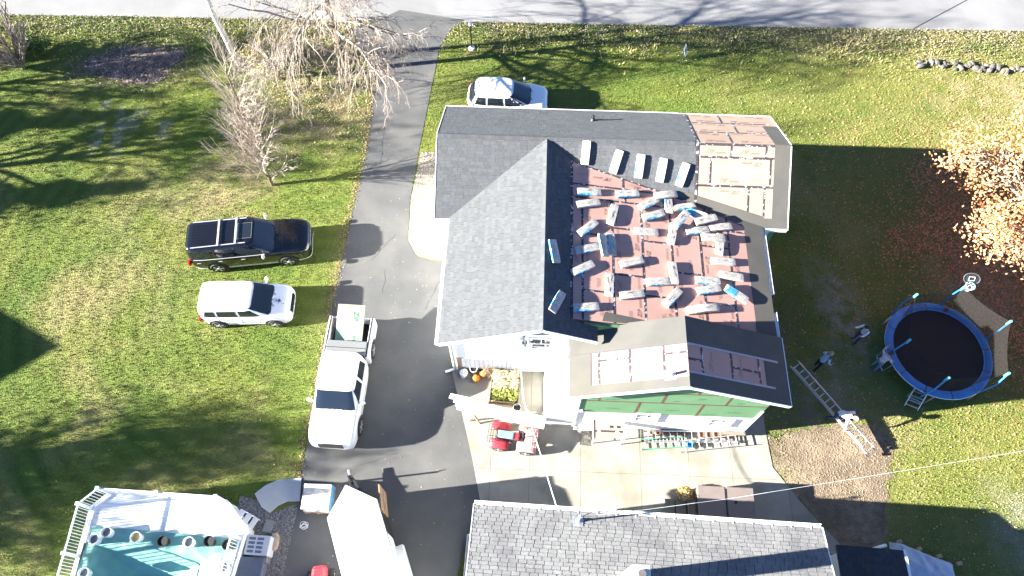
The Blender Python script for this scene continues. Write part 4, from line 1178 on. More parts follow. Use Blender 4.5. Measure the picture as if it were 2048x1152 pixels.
MB().bar((nz_ + .95, 0, .5), (-.2, .55, .5), .1, .12).bar((nz_ + .95, 0, .5), (-.2, -.55, .5), .1, .12).build('tongue', black_plastic, trl)
MB().tube((nz_ + .7, 0, .1), (nz_ + .7, 0, 1.15), .04, .04, 10).bar((nz_ + .7, 0, 1.12), (nz_ + .7, -.25, 1.18), .03, .03).tube((nz_ + .7, 0, .0), (nz_ + .7, 0, .1), .11, .05, 10).build('jack', black_plastic, trl)
MB().box((nz_ + 1.0, 0, .52), (.25, .12, .12)).build('coupler', grey_plastic, trl, bevel=.02)
door_m = M('brown_door', (.36, .22, .12), .7, .15, 4)
dr = MB().bar((-.35, -hw - .04, 1.4), (.6, -hw - .22, 1.4), .05, 1.75).build('side_door', door_m, trl)
MB().bar((-.3, -hw - .09, 1.5), (.55, -hw - .26, 1.5), .02, .08).build('door_bar', alu, dr)
MB().box((-.8, -hw - .012, 1.35), (.8, .03, 1.7)).build('door_opening', black_plastic, trl)
fe = MB(); pr = []
for i in range(9):
    t = math.pi * i / 8; pr.append((.62 * math.cos(t), .95 * math.sin(t) ** .45 * 1.0))
fe.rings([[(-2.15 + x, -hw - y, z + .1) for x, z in pr] for y in (0, .3)]).build('fender', white, trl, bevel=.02)
for s in (1, -1): wheel(trl, -2.15, s * (hw + .16), .34, .2)
MB().box((-3.3, -hw - .02, 1.4), (.6, .04, .5)).build('side_panel', grey_plastic, trl)
# ---------------------------------------------------------------- quad bike
qp = G(1026, 876, .4); qp.z = 0
atv = empty('quad_bike', qp, R(-8), 'red quad bike with a sky-tinted seat parked on the patio', 'quad bike')
red = M('faded_red', (.42, .035, .05), .45, .15, 6)
pinkred = M('sunlit_red', (.6, .3, .28), .5, .1, 6)  # pinkish sunlight on the front parts, put into the colour
for x, y in ((.62, .46), (.62, -.46), (-.55, .44), (-.55, -.44)):
    wheel(atv, x, y, .29, .24, spokes=4)
MB().rings([[(x, y, z) for y, z in ((-.2, .35), (-.24, .5), (-.14, .68), (.14, .68), (.24, .5), (.2, .35))] for x in (-.7, -.2, .3, .75)]).build('body', black_plastic, atv, bevel=.03)
for s in (1, -1):
    for xc, m_ in ((.62, pinkred), (-.55, red)):
        rows = []
        for i in range(9):
            t = math.pi * (.05 + .9 * i / 8); rows.append([(xc + .42 * math.cos(t), s * (.18 + .1 * j), .56 + .14 * math.sin(t) - .02 * j) for j in range(5)])
        MB().grid(rows if s > 0 else [r_[::-1] for r_ in rows]).build('fender', m_, atv, smooth=True, solid=.02)
MB().box((.1, 0, .72), (.36, .3, .16)).build('fuel_tank', red, atv, bevel=.05)
seat_m = M('skylit_seat', (.16, .27, .33), .35, .08, 6)  # blue skylight on the seat is part of this colour
MB().box((-.3, 0, .78), (.68, .33, .12)).build('seat', seat_m, atv, bevel=.05)
MB().box((.72, 0, .68), (.4, .36, .1)).build('front_cowl', pinkred, atv, bevel=.04)
hb = MB().path([(.36, .4, 1.0), (.4, .2, 1.02), (.42, 0, .96), (.4, -.2, 1.02), (.36, -.4, 1.0)], .017, 6).tube((.46, 0, .72), (.41, 0, .97), .025, .025, 6)
hb.build('handlebar', black_plastic, atv)
for x0, x1, nm, m_ in ((.62, 1.02, 'front_rack', pinkred), (-1.05, -.62, 'rear_rack', black_plastic)):
    r_ = MB()
    for k in range(5): r_.tube((x0 + (x1 - x0) * k / 4, -.38, .8), (x0 + (x1 - x0) * k / 4, .38, .8), .012, .012, 5)
    for y in (-.38, -.13, .13, .38): r_.tube((x0, y, .8), (x1, y, .8), .012, .012, 5)
    for y in (-.2, .2): r_.tube(((x0 + x1) / 2, y, .55), ((x0 + x1) / 2, y, .8), .012, .012, 5)
    r_.build(nm, m_, atv)
# ================================================================== GARAGE, SHED, POOL DECK
ga, gb_ = G(948, 1010, 2.75), G(1645, 1058, 2.75)
gyaw = math.atan2((gb_ - ga).y, (gb_ - ga).x); gL = (gb_ - ga).length
garage = empty('garage', (ga.x, ga.y, 0), gyaw, 'long low garage at the bottom edge with a weathered pale grey shingle roof', 'garage')
GS = .3; zg = lambda x, y: 2.75 - y * GS
zg2 = lambda x, y: 2.75 + 4.2 * GS + (y + 4.2) * GS
gsh = M('weathered_shingles', (.2, .203, .203), .92, .2, 30, island=.1, bump=.6, bscale=150, spec=.2, col2=(.16, .16, .165), c2scale=.7, c2lo=.45, c2hi=.62)
def togar(p):
    c, s = math.cos(gyaw), math.sin(gyaw)
    return Vector((ga.x + p[0] * c - p[1] * s, ga.y + p[0] * s + p[1] * c, p[2]))
def gar_px(px, py, zf=zg):
    h = 3.
    for _ in range(12):
        w = G(px, py, h) - ga; c, s = math.cos(-gyaw), math.sin(-gyaw); x, y = w.x * c - w.y * s, w.x * s + w.y * c; h = zf(x, y)
    return Vector((x, y, h))
MB().prism(rectp(0, -4.2, gL, -.0), lambda x, y: zg(x, y) - .14, lambda x, y: zg(x, y) - .012).build('roof_deck', ply, garage)
MB().prism(rectp(0, -8.4, gL, -4.2), lambda x, y: zg2(x, y) - .14, lambda x, y: zg2(x, y)).build('roof_deck', gsh, garage)
gT = tabs(rectp(0, -4.2, gL, .03), zg, (0, 1), (1, 0), expo=.15, wmin=.3, wmax=.34, t=.02, gap=.02)
lay(garage, gT, gsh, togar)
MB().prism(rectp(.25, -8.1, gL - .25, -.3), 0, lambda x, y: min(zg(x, y), zg2(x, y)) - .16).build('wall', siding, garage)
for x in (-.015, gL + .015): MB().bar((x, .03, 2.67), (x, -4.2, zg(0, -4.2) - .08), .03, .18).build('fascia', white, garage)
MB().bar((0, .045, 2.66), (gL, .045, 2.66), .025, .16).build('fascia', white, garage)
gt = MB(); prof = [(0, 0), (0, -.11), (.03, -.12), (.09, -.12), (.12, -.06), (.125, 0), (.115, 0), (.11, -.055), (.085, -.11), (.012, -.11), (.012, 0)]
gt.rings([[(x, .06 + y, 2.74 + z) for y, z in prof] for x in (0, gL)]).build('gutter', white_vinyl, garage)
for k in range(int(gL / .72)):
    MB().bar((.3 + k * .72, .19, 2.745), (.3 + k * .72, -.04, 2.775), .025, .012).build('gutter_hanger', white_vinyl, garage)
mp = gar_px(1157, 1042)
MB().box((mp.x, mp.y, zg(0, mp.y) + .02), (.34, .42, .02), mat=Matrix.Rotation(-math.atan(GS), 3, 'X')).lathe([(.14, -.05), (.07, .1), (.05, .14)], 12, (mp.x, mp.y, zg(0, mp.y))).build('mast_flashing', alu, garage)
MB().tube((mp.x, mp.y, zg(0, mp.y) - .1), (mp.x, mp.y, zg(0, mp.y) + .95), .035, .035, 10).lathe([(.03, 0), (.075, .03), (.07, .1), (.02, .14)], 12, (mp.x, mp.y, zg(0, mp.y) + .93)).build('service_mast', alu, garage, smooth=True)
# tall flue at the ridge, its foot out of the picture
cp = gar_px(1283, 1148, lambda x, y: 6.0)
print('flue', cp)
fl = MB().box((cp.x, cp.y, (6.0 + zg2(0, -5)) / 2 - .2), (.55, .55, 6.0 - zg2(0, -5) + .6)).build('chimney', M('chimney_white', (.6, .58, .55), .7, .15, 3), garage, bevel=.02)
MB().lathe([(.3, 6.0), (.27, 6.07), (.17, 6.07), (.17, 6.0)], 20, (cp.x, cp.y, .02)).tube((cp.x, cp.y, 5.8), (cp.x, cp.y, 6.16), .13, .13, 14).build('chimney_cap', M('sooty_cap', (.1, .09, .085), .8, .3, 8), fl)
# siding planks leaning along the garage's left wall
w0 = G(930, 1075, .6); wd = Vector((math.cos(gyaw - math.pi / 2), math.sin(gyaw - math.pi / 2), 0))
pk = empty('siding_stack', (w0.x, w0.y, 0), gyaw, 'white siding planks on edge leaning on the garage wall by the driveway', 'planks')
for k in range(6):
    MB().bar((.35 - k * .05, .1, .65 - k * .03), (.35 - k * .05, -3.6 + k * .07, .65 - k * .03), .018, 1.2 - k * .12).build('plank', white_vinyl if k % 2 else M('plank_grey', (.5, .52, .55), .6, .1), pk)
# dark shed roof, bottom right, with white gutter post
sh0 = G(1672, 1090, 2.1); shy = gyaw - R(1)
shed = empty('shed', (sh0.x, sh0.y, 0), shy, 'low dark-roofed shed in shade beside the right end of the garage', 'shed')
zs = lambda x, y: 2.1 - y * .12
sw = (G(1806, 1100, 2.1) - sh0).length
dark_sh = M('dark_shingles', (.04, .042, .048), .9, .2, 30, island=.15)
MB().prism(rectp(.25, -3.6, sw - .15, -.2), 0, lambda x, y: zs(x, y) - .15).build('wall', siding, shed)
MB().prism(rectp(.02, -4, sw, 0), lambda x, y: zs(x, y) - .12, lambda x, y: zs(x, y) - .012).build('roof_deck', ply, shed)
def toshed(p):
    c, s = math.cos(shy), math.sin(shy); return Vector((sh0.x + p[0] * c - p[1] * s, sh0.y + p[0] * s + p[1] * c, p[2]))
lay(shed, tabs(rectp(.02, -4, sw, .02), zs, (0, 1), (1, 0), expo=.15, wmin=.3, wmax=.34), dark_sh, toshed, 120)
MB().bar((sw + .06, .05, 2.06), (sw + .06, -4, 2.5), .1, .1).build('gutter', white_vinyl, shed)
MB().tube((sw - .7, .12, .6), (sw - .7, .12, 2.25), .06, .06, 10).build('downspout', white_vinyl, shed)
# tarp over firewood beside the shed
tp = G(1850, 1130, .8)
tb = empty('tarped_pile', (tp.x, tp.y, 0), shy, 'grey-blue tarp over a pile of lumber beside the shed', 'tarp')
rows = [[(-.9 + 2.3 * i / 20, .55 - (1.4 + .7 * i / 20) * j / 12 + .35 - .6 * i / 20, max(.03, .95 - .25 * abs(j - 6) / 6 - .38 * i / 20 + random.uniform(-.05, .05)) if 0 < j < 12 and 0 < i < 20 else .03) for j in range(13)] for i in range(21)]
MB().grid(rows[::-1]).build('tarp', M('grey_blue_tarp', (.36, .42, .5), .5, .15, 3), tb, smooth=True, angle=0)
for k in range(4): MB().bar((-.6 + k * .75, .85 - k * .2, .06), (-.4 + k * .75, .97 - k * .22, .06), .14, .12).build('lumber_end', wood, tb)

# ---------------------------------------------------------------- pool deck
DH, RH = 1.2, 1.0
def D(px, py, h=DH): g_ = G(px, py, h); return (g_.x, g_.y)
deck_m = M('white_deck_boards', (.76, .77, .77), .5, .06, 2, island=.03)
pool_e = empty('pool_deck', (0, 0, 0), 0, 'raised white pool deck with white railing at the lower left', 'deck')
corner = [D(128, 1215), D(183, 1015), D(222, 985), D(452, 1003), D(488, 1055), D(440, 1215)]
# decking laid board by board
dv = Vector((*(np.array(corner[3]) - np.array(corner[2])), 0)).normalized(); dn = Vector((dv.y, -dv.x, 0)); o0 = Vector((*corner[2], 0))
k = 0
while k < 46:
    w = .14
    q = [o0 + dn * (k * w) - dv * 4, o0 + dn * (k * w) + dv * 9, o0 + dn * (k * w + w - .006) + dv * 9, o0 + dn * (k * w + w - .006) - dv * 4]
    pc = clip([(p.x, p.y) for p in q], corner)
    if pc and k < 14: MB().prism(pc, DH - .03, DH).build('deck_board', deck_m, pool_e)
    k += 1
for i in range(5):
    a_, b_ = corner[i], corner[(i + 1) % 6]
    MB().bar((*a_, DH / 2 - .02), (*b_, DH / 2 - .02), .05, DH - .04).build('deck_skirt', siding, pool_e)
    MB().bar((*a_, DH - .018), (*b_, DH - .018), .16, .05).build('edge_board', deck_m, pool_e)
ring_ = [o0 - dv * 1.5, o0 + dv * 8, o0 + dv * 8 + dn * 1.95, o0 - dv * 1.5 + dn * 1.95]
MB().prism(clip([(p.x, p.y) for p in ring_], corner), DH - .2, DH - .034).build('deck_frame', siding, pool_e)
def railing(a, b, h0=DH, i0=0, dz=0.):
    a, b = Vector((*a, 0)), Vector((*b, 0)); L = (b - a).length; d = (b - a) / L
    if L < .2: return
    for z in (.08, RH - .02):
        MB().bar(a + Vector((0, 0, h0 + z + dz)), b + Vector((0, 0, h0 + z + dz)), .05, .06).build('rail', white_vinyl, pool_e)
    n = max(1, int(L / 1.75))
    for i in range(i0, n + 1):
        p = a + d * (L * i / n); MB().box((p.x, p.y, h0 + RH / 2 - .1), (.1, .1, RH + .3)).box((p.x, p.y, h0 + RH + .07), (.13, .13, .04)).build('post', white_vinyl, pool_e, rz=0)
    n = int(L / .115)
    for i in range(1, n):
        p = a + d * (L * i / n); MB().tube((p.x, p.y, h0 + .08), (p.x, p.y, h0 + RH - .02), .014, .014, 6, cap=False).build('baluster', white_vinyl, pool_e)
cs = [D(128, 1215), D(183, 1017), D(221, 987), D(450, 1003), D(487, 1053)]
for i in range(4): railing(cs[i], cs[i + 1], DH, 1 if i else 0, .005 * i)
railing(D(480, 1078), D(442, 1215))
# deck steps at the right corner
st = empty('deck_steps', (*D(480, 1036, .6), 0), R(-28), 'small white steps against the right corner of the pool deck', 'steps')
for k in range(3): MB().box((.05 + k * .2, 0, .9 - k * .33), (.22, .62, .05)).box((.05 + k * .2, .3, .45 - k * .16), (.2, .04, .9 - k * .33)).build('tread', white_vinyl, st)
# teal cover sagging into the pool
poolpoly = [D(120, 1240), D(186, 1052), D(480, 1078), D(438, 1240)]
cA, cB, cC, cD = [np.array(p) for p in (poolpoly[1], poolpoly[2], poolpoly[3], poolpoly[0])]
NX, NY = 70, 60; rows = []
rg2 = np.random.default_rng(3)
for j in range(NY + 1):
    row = []
    for i in range(NX + 1):
        s, t = i / NX, j / NY
        p = (cA * (1 - s) + cB * s) * (1 - t) + (cD * (1 - s) + cC * s) * t
        e = min((s - .06) / .3, (.9 - s) / .33, (t - .2) / .28)
        sag = max(0., min(1., e)); sag = sag ** .8
        wr_ = .02 * math.sin(9 * s * 6 + 5 * math.sin(t * 9)) * (1 - sag) + .012 * math.sin(t * 50 + 8 * math.sin(s * 13)) + .025 * math.sin((s * 22 + t * 9) * 2) * (.3 + sag * .4)
        row.append((p[0], p[1], DH + .03 + max(0, wr_) - 1.0 * sag))
    rows.append(row)
cover = MB().grid(rows).build('pool_cover', M('teal_cover', (.17, .36, .31), .42, .1, 1.5), smooth=True, angle=0)
tag(cover, 'teal pool cover sagging into the pool and held by buckets', 'pool cover')
def bucket(px, py, h, label, inside, shell=white_vinyl, r=.17, ht=.36, tilt=0., group=None, lidded=False):
    p = G(px, py, h + ht)
    b = MB().lathe([(r * .84, 0), (r, ht), (r * 1.06, ht), (r * 1.06, ht - .04)] if lidded else [(r * .84, 0), (r, ht - .03), (r * 1.07, ht - .03), (r * 1.07, ht), (r * .96, ht), (r * .82, .06)], 20).build('bucket', shell, None, smooth=True, loc=(p.x, p.y, h))
    tag(b, label, 'bucket', group)
    if lidded: MB().lathe([(r * .98, 0), (r * .98, .015), (r * .9, .01)], 20, (0, 0, ht)).build('lid', white, b)
    else: MB().lathe([(r * .9, 0), (r * .9, .01)], 18, (0, 0, ht * (.86 if inside is dark_in else .6))).build('contents', inside, b)
    N = 10
    MB().path([(r * 1.05 * math.cos(a), r * 1.05 * math.sin(a) * .5 + .0, ht * .85 - .1 * math.sin(a)) for a in [math.pi * i / N for i in range(N + 1)]], .006, 5).build('bail', alu, b)
    b.rotation_euler = (tilt, 0, random.uniform(0, 6))
    return b
dark_in = M('dark_contents', (.012, .012, .012), .7, 0)
water_m = M('grey_water', (.14, .16, .17), .1, 0); yel_in = M('ochre_contents', (.55, .42, .16), .7, .1)
for px, py, lab, ins, shl in ((186, 1078, 'grey-white bucket nearest the deck\'s left railing', water_m, white_vinyl), (211, 1064, 'white bucket holding water, second from the left railing', water_m, white_vinyl),
                         (270, 1074, 'white bucket with ochre contents on the pool cover edge', yel_in, white), (324, 1082, 'black bucket between the ochre and the water bucket', dark_in, black_plastic),
                         (376, 1084, 'white bucket of water between two black buckets', water_m, white_vinyl), (417, 1082, 'black bucket right of the white water bucket', dark_in, black_plastic),
                         (454, 1089, 'black bucket against the deck\'s right railing', dark_in, black_plastic), (166, 1146, 'white bucket at the lower left of the pool cover', water_m, white_vinyl), (446, 1134, 'white bucket at the right railing, lower than the black ones', water_m, white_vinyl)):
    bucket(px, py, DH + .04, lab, ins, shl, .19, .38, group='buckets weighing down the pool cover')
# ---------------------------------------------------------------- equipment beside the deck
ap = G(514, 1090, .75); ac = empty('air_conditioner', (ap.x, ap.y, 0), R(-4), 'grey outdoor air conditioning unit with slotted top on the stone bed', 'air conditioner')
MB().box((0, 0, .36), (.95, .75, .72)).build('case', M('ac_grey', (.5, .52, .54), .5, .05), ac, bevel=.03)
for r_ in range(2):
    for k in range(4): MB().box((-.24 + r_ * .33, -.24 + k * .16, .722), (.26, .1, .012)).build('louvre', M('ac_slot', (.1, .13, .2), .5, 0) if k == 0 and r_ == 0 else bpy.data.materials['ac_slot'], ac)
MB().box((.1, -.5, .3), (.7, .28, .5)).build('side_box', grey_plastic, ac, bevel=.05)
tag(MB().box((0, 0, .35), (.95, .85, .6)).box((0, 0, .68), (1.02, .92, .06)).build('storage_box', M('slate_plastic', (.1, .12, .16), .6, .1), None, bevel=.03, loc=(*G(500, 1140, .6).xy, 0), rz=R(-4)), 'dark slate storage box below the air conditioner', 'storage box')
def stone(name, px, py, dims, mat, label, rz=0.):
    b = MB(); r2 = random.Random(px)
    b.rings([[((1 + r2.uniform(-.12, .12)) * dims[0] / 2 * s * math.cos(t), (1 + r2.uniform(-.12, .12)) * dims[1] / 2 * s * math.sin(t), z * dims[2]) for t in [2 * math.pi * i / 9 for i in range(9)]] for s, z in ((.95, -.1), (1, .5), (.88, .92), (.5, 1.02))])
    return tag(b.build(name, mat, None, smooth=True, loc=(*G(px, py).xy, 0), rz=rz), label, 'stone')
stone_m = M('tan_stone', (.36, .29, .22), .9, .25, 5, bump=.4, bscale=12)
stone('boulder', 551, 1085, (.36, .75, .3), stone_m, 'tan upright boulder right of the air conditioner')
tag(MB().box((0, 0, .03), (.36, .5, .06)).build('stepping_stone', M('grey_paver', (.22, .23, .23), .9, .1, 8), None, bevel=.01, loc=(*G(537, 1053).xy, 0), rz=R(-12)), 'grey paver lying on the stone bed', 'paver')
# pallet of shingle bundles by the trailer
pp = G(633, 994, .75); pal = empty('shingle_pallet', (pp.x, pp.y, 0), R(-2), 'pallet of wrapped white shingle bundles beside the trailer nose', 'pallet')
for k in range(5): MB().box((0, -.48 + k * .24, .13), (1.15, .12, .03)).build('pallet_board', wood, pal)
for k in range(3): MB().box((-.5 + k * .5, 0, .06), (.09, 1.1, .1)).build('pallet_runner', wood, pal)
wrap_m = M('cloudy_wrap', (.55, .52, .47), .3, .25, 4, col2=(.36, .36, .37), c2scale=2.5, c2lo=.45, c2hi=.55)
for k in range(5): MB().box((random.uniform(-.02, .02), random.uniform(-.02, .02), .2 + k * .13), (1.12, 1.02, .125)).build('bundle_layer', wrap_m, pal, bevel=.02)
MB().box((.565, 0, .45), (.02, 1.03, .55)).build('blue_band', M('blue_wrap', (.08, .24, .42), .4, .2, 5), pal)
hs = G(608, 1055); b = MB(); r2 = random.Random(2)
b.path([(hs.x + (.13 + .06 * math.sin(.7 * t)) * math.cos(t) + .03 * math.sin(2.3 * t), hs.y + (.11 + .05 * math.cos(.9 * t)) * math.sin(t) + .02 * t / 6, .03 + .004 * t / 6) for t in [i * .42 for i in range(62)]], .009, 5)
tag(b.build('coiled_cord', white_vinyl), 'pale coiled cord lying on the dark driveway', 'cord')
# red mower peeping in at the bottom edge
mw = G(637, 1178, .6); mow = empty('riding_mower', (mw.x, mw.y, 0), R(95), 'red riding mower cut by the bottom edge of the picture', 'mower')
MB().rings([[(x, y * w, z * h) for y, z in ((-.3, .3), (-.32, .6), (-.2, .78), (.2, .78), (.32, .6), (.3, .3))] for x, w, h in ((-.1, 1, 1), (.4, 1, 1), (.75, .9, .93), (.85, .7, .8))]).build('hood', red, mow, bevel=.03)
MB().box((-.55, 0, .42), (.9, .62, .2)).build('deck', red, mow, bevel=.04); MB().box((-.6, 0, .68), (.42, .46, .3)).build('seat', black_plastic, mow, bevel=.06)
for x, r_ in ((.55, .2), (-.7, .27)):
    for s in (1, -1): wheel(mow, x, s * .42, r_, .18, spokes=4)
MB().path([(-.02 + .17 * math.cos(t) * .4, .17 * math.sin(t), .95 + .17 * math.cos(t) * .3) for t in [2 * math.pi * i / 14 for i in range(15)]], .015, 6).tube((.12, 0, .7), (-.02, 0, .93), .02, .02, 6).build('steering_wheel', black_plastic, mow)

# ================================================================== SHINGLE BUNDLES
bt_m = M('bundle_wrapper', (.47, .44, .39), .38, .3, 14, col2=(.3, .29, .27), c2scale=22, c2lo=.55, c2hi=.62, bump=.25, bscale=30)
bt_w = M('bundle_wrapper_white', (.68, .67, .64), .38, .1, 10, col2=(.5, .49, .46), c2scale=12, c2lo=.56, c2hi=.64, bump=.2, bscale=30)
blue_m = M('wrapper_blue', (.06, .3, .5), .4, .35, 9, col2=(.5, .55, .56), c2scale=6, c2lo=.54, c2hi=.6)
def bundle_body(seed, bend):
    r2 = random.Random(seed); b = MB(); n = 8; rg = []
    for i in range(n + 1):
        x = -.5 + i / n; dz = -bend * (x * 2) ** 2 * .5 + r2.uniform(-.003, .003); w = .168 + r2.uniform(-.004, .004); h = .105
        e = .012 if i in (0, n) else 0
        rg.append([(x, -w + e, .012 + dz), (x, -w - .004 + e, h * .5 + dz), (x, -w + .012 + e, h - e + dz), (x, 0, h + .006 - e + dz), (x, w - .012 - e, h - e + dz), (x, w + .004 - e, h * .5 + dz), (x, w - e, .012 + dz), (x, 0, .002 + dz)])
    return b.rings(rg)
BUN = [
 (1172, 303, 84, zwf, 'w', 'white bundle on the grey shingles, leftmost of the row of five'), (1233, 321, 72, zwf, 'w', 'tilted white bundle with two dark dots, second in the row of five'),
 (1280, 330, 82, zwf, 'b', 'white bundle with a creased grey wrapper, middle of the row of five'), (1324, 338, 79, zwf, 'w', 'plain white bundle, fourth in the row of five on shingles'),
 (1366, 347, 71, zwf, 'b', 'white bundle with a blue left edge, rightmost of the row of five'),
 (1108, 501, 101, zmr, 'b', 'upper of two bundles in shade on the dark slope by the ridge'), (1114, 602, 61, zmr, 'b', 'lower of two bundles in shade on the dark slope by the ridge'),
 (1178, 382, -2, zz, 'b', 'bundle in the top left corner of the pink slope'), (1176, 405, 8, zz, 'w', 'bundle just below the top left corner bundle, half in shade'),
 (1255, 386, 5, zz, 'b', 'bundle with blue lower edge, below the second shingle-slope bundle'), (1175, 454, 36, zz, 'b', 'slanted bundle at the pink slope\'s left edge, above a pair'),
 (1225, 428, 75, zz, 'w', 'upright bundle between the top left group and the centre'), (1174, 496, 10, zz, 'b', 'bundle whose right end lies under the crossed pair at left'),
 (1206, 489, -79, zz, 'b', 'left, whiter bundle of the upright pair'), (1223, 487, -82, zz, 'b', 'right bundle of the upright pair, leaning on the other'),
 (1165, 535, 25, zz, 'b', 'slanted bundle at the left edge, below the upright pair'), (1172, 613, 4, zz, 'b', 'bundle at the bottom left corner of the pink slope'),
 (1263, 523, 13, zz, 'w', 'lone bundle with dark dots left of the pink slope\'s centre'), (1219, 568, 88, zz, 'w', 'upright bundle low on the left part of the pink slope'),
 (1264, 588, 6, zz, 'w', 'bundle right of the low upright one, near the addition'), (1297, 405, 28, zz, 'b', 'slanted bundle at the left of the jumbled pile near the valley'),
 (1307, 429, 15, zz, 'b', 'bundle with torn wrapper and blue edge below the jumbled pile\'s left end'), (1332, 388, 6, zz, 'w', 'topmost bundle of the jumbled pile near the valley'),
 (1337, 405, -85, zz, 'b', 'mostly covered upright bundle under the pile\'s topmost one'), (1368, 413, 8, zz, 'b', 'bundle right of the covered upright one in the pile'),
 (1362, 437, 48, zz, 'b', 'steeply slanted bundle crossing the top of another in the pile'), (1391, 425, -18, zz, 'B', 'blue-faced bundle peeping from under its neighbour in the pile'),
 (1412, 438, 13, zz, 'w', 'bundle lying over the blue-faced one'), (1345, 466, 80, zz, 'w', 'upright bundle under the steeply slanted one'),
 (1292, 462, -4, zz, 'w', 'flat lone bundle left of the upright one below the pile'), (1395, 460, 5, zz, 'b', 'left bundle of the two end to end at mid right'),
 (1441, 453, 4, zz, 'w', 'right bundle of the two end to end at mid right'), (1427, 474, -3, zz, 'w', 'bundle lying across the head of an upright one at right'),
 (1440, 487, 86, zz, 'w', 'upright bundle crossed by a flat one at right'), (1447, 522, -4, zz, 'w', 'lone bundle nearest the underlayment strip at mid right'),
 (1347, 545, -82, zz, 'w', 'upright bundle touching the end of a flat blue-edged one'), (1317, 562, 3, zz, 'b', 'flat blue-edged bundle left of an upright one at lower centre'),
 (1345, 594, 47, zz, 'b', 'slanted bundle alone at the lower centre of the pink slope'), (1463, 551, -9, zz, 'w', 'bundle tipped toward the right edge, above the blue crossed one'),
 (1416, 560, -4, zz, 'b', 'pale bundle with torn wrap at lower right, upper of a pair'), (1418, 578, 9, zz, 'b', 'creased bundle with blue edge, lower of a pair at lower right'),
 (1473, 587, -33, zz, 'B', 'blue-ended bundle slanting down at the lower right'), (1415, 615, 4, zz, 'w', 'rounded bundle slumped over another at the bottom right'),
 (1398, 618, 6, zz, 'w', 'flattened bundle under the rounded one at the bottom right')]
BZ = {14: .0, 12: .0, 13: .06, 22: .1, 24: .02, 25: .11, 27: .1, 20: .02, 32: .11, 30: 0, 41: .05, 40: .02, 42: .09, 38: .02}
for i, (px, py, ang, zf, kind, lab) in enumerate(BUN):
    lift = BZ.get(i, 0.) + .018
    zf2 = (lambda u, v, f=zf, l=lift: f(u, v) + l + .1)
    p = GR(px, py, zf2); a = R(ang)
    q = GR(px + 20 * math.cos(a), py - 20 * math.sin(a), zf2) - p
    ex = q.normalized()
    nrm = Vector((-(zf(p.x + .1, p.y) - zf(p.x, p.y)) / .1, -(zf(p.x, p.y + .1) - zf(p.x, p.y)) / .1, 1)).normalized()
    ex = (ex - nrm * ex.dot(nrm)).normalized(); ey = nrm.cross(ex)
    if i in (13, 24): nrm2 = (nrm + ey * .35).normalized(); ey = nrm2.cross(ex); nrm = nrm2
    if i == 26: nrm2 = (nrm - ey * .5).normalized(); ey = nrm2.cross(ex); nrm = nrm2
    bend = .05 if i in (42, 22, 6) else random.choice((0, .004, .012, .02))
    o = bundle_body(i, bend).build('shingle_bundle', bt_w if zf is zwf else bt_m, None, smooth=True, bevel=0)
    m = Matrix((ex, ey, nrm)).transposed().to_4x4(); loc = Vector((p.x, p.y, zf(p.x, p.y) + lift)); m.translation = loc
    o.matrix_world = Matrix.Rotation(YAW, 4, 'Z') @ m
    tag(o, lab, 'shingle bundle', 'wrapped shingle bundles laid out on the roof')
    r2 = random.Random(i + 50)
    if kind in 'bB':
        s = -1 if kind == 'b' or True else 1
        if i in (0, 2, 4, 5, 6): s = 1
        x0, x1 = r2.uniform(-.48, -.3), r2.uniform(.1, .48)
        MB().grid([[(x0 + (x1 - x0) * k / 5, s * yy, z_ - bend * ((x0 + (x1 - x0) * k / 5) * 2) ** 2 * .5) for k in range(6)] for yy, z_ in ((.174, .015), (.178, .055), (.162, .107), (r2.uniform(.1, .135), .112))][::(1 if s < 0 else -1)]).build('blue_side', blue_m, o, smooth=True)
    if kind == 'B': MB().box((-.22, 0, .113), (.42, .28, .006)).build('blue_face', blue_m, o)
    dm = MB()
    for k in range(2): dm.tube((-.03 + k * .07, .03, .108), (-.03 + k * .07, .03, .1135), .012, .012, 8)
    for k in range(3): x0 = r2.uniform(-.4, .2); y0 = r2.uniform(-.1, .08); dm.bar((x0, y0, .1125), (x0 + r2.uniform(.1, .3), y0 + r2.uniform(-.05, .05), .1125), .008, .004)
    dm.build('wrapper_marks', M('wrapper_mark', (.16, .14, .12), .7, 0) if i == 0 else bpy.data.materials['wrapper_mark'], o)
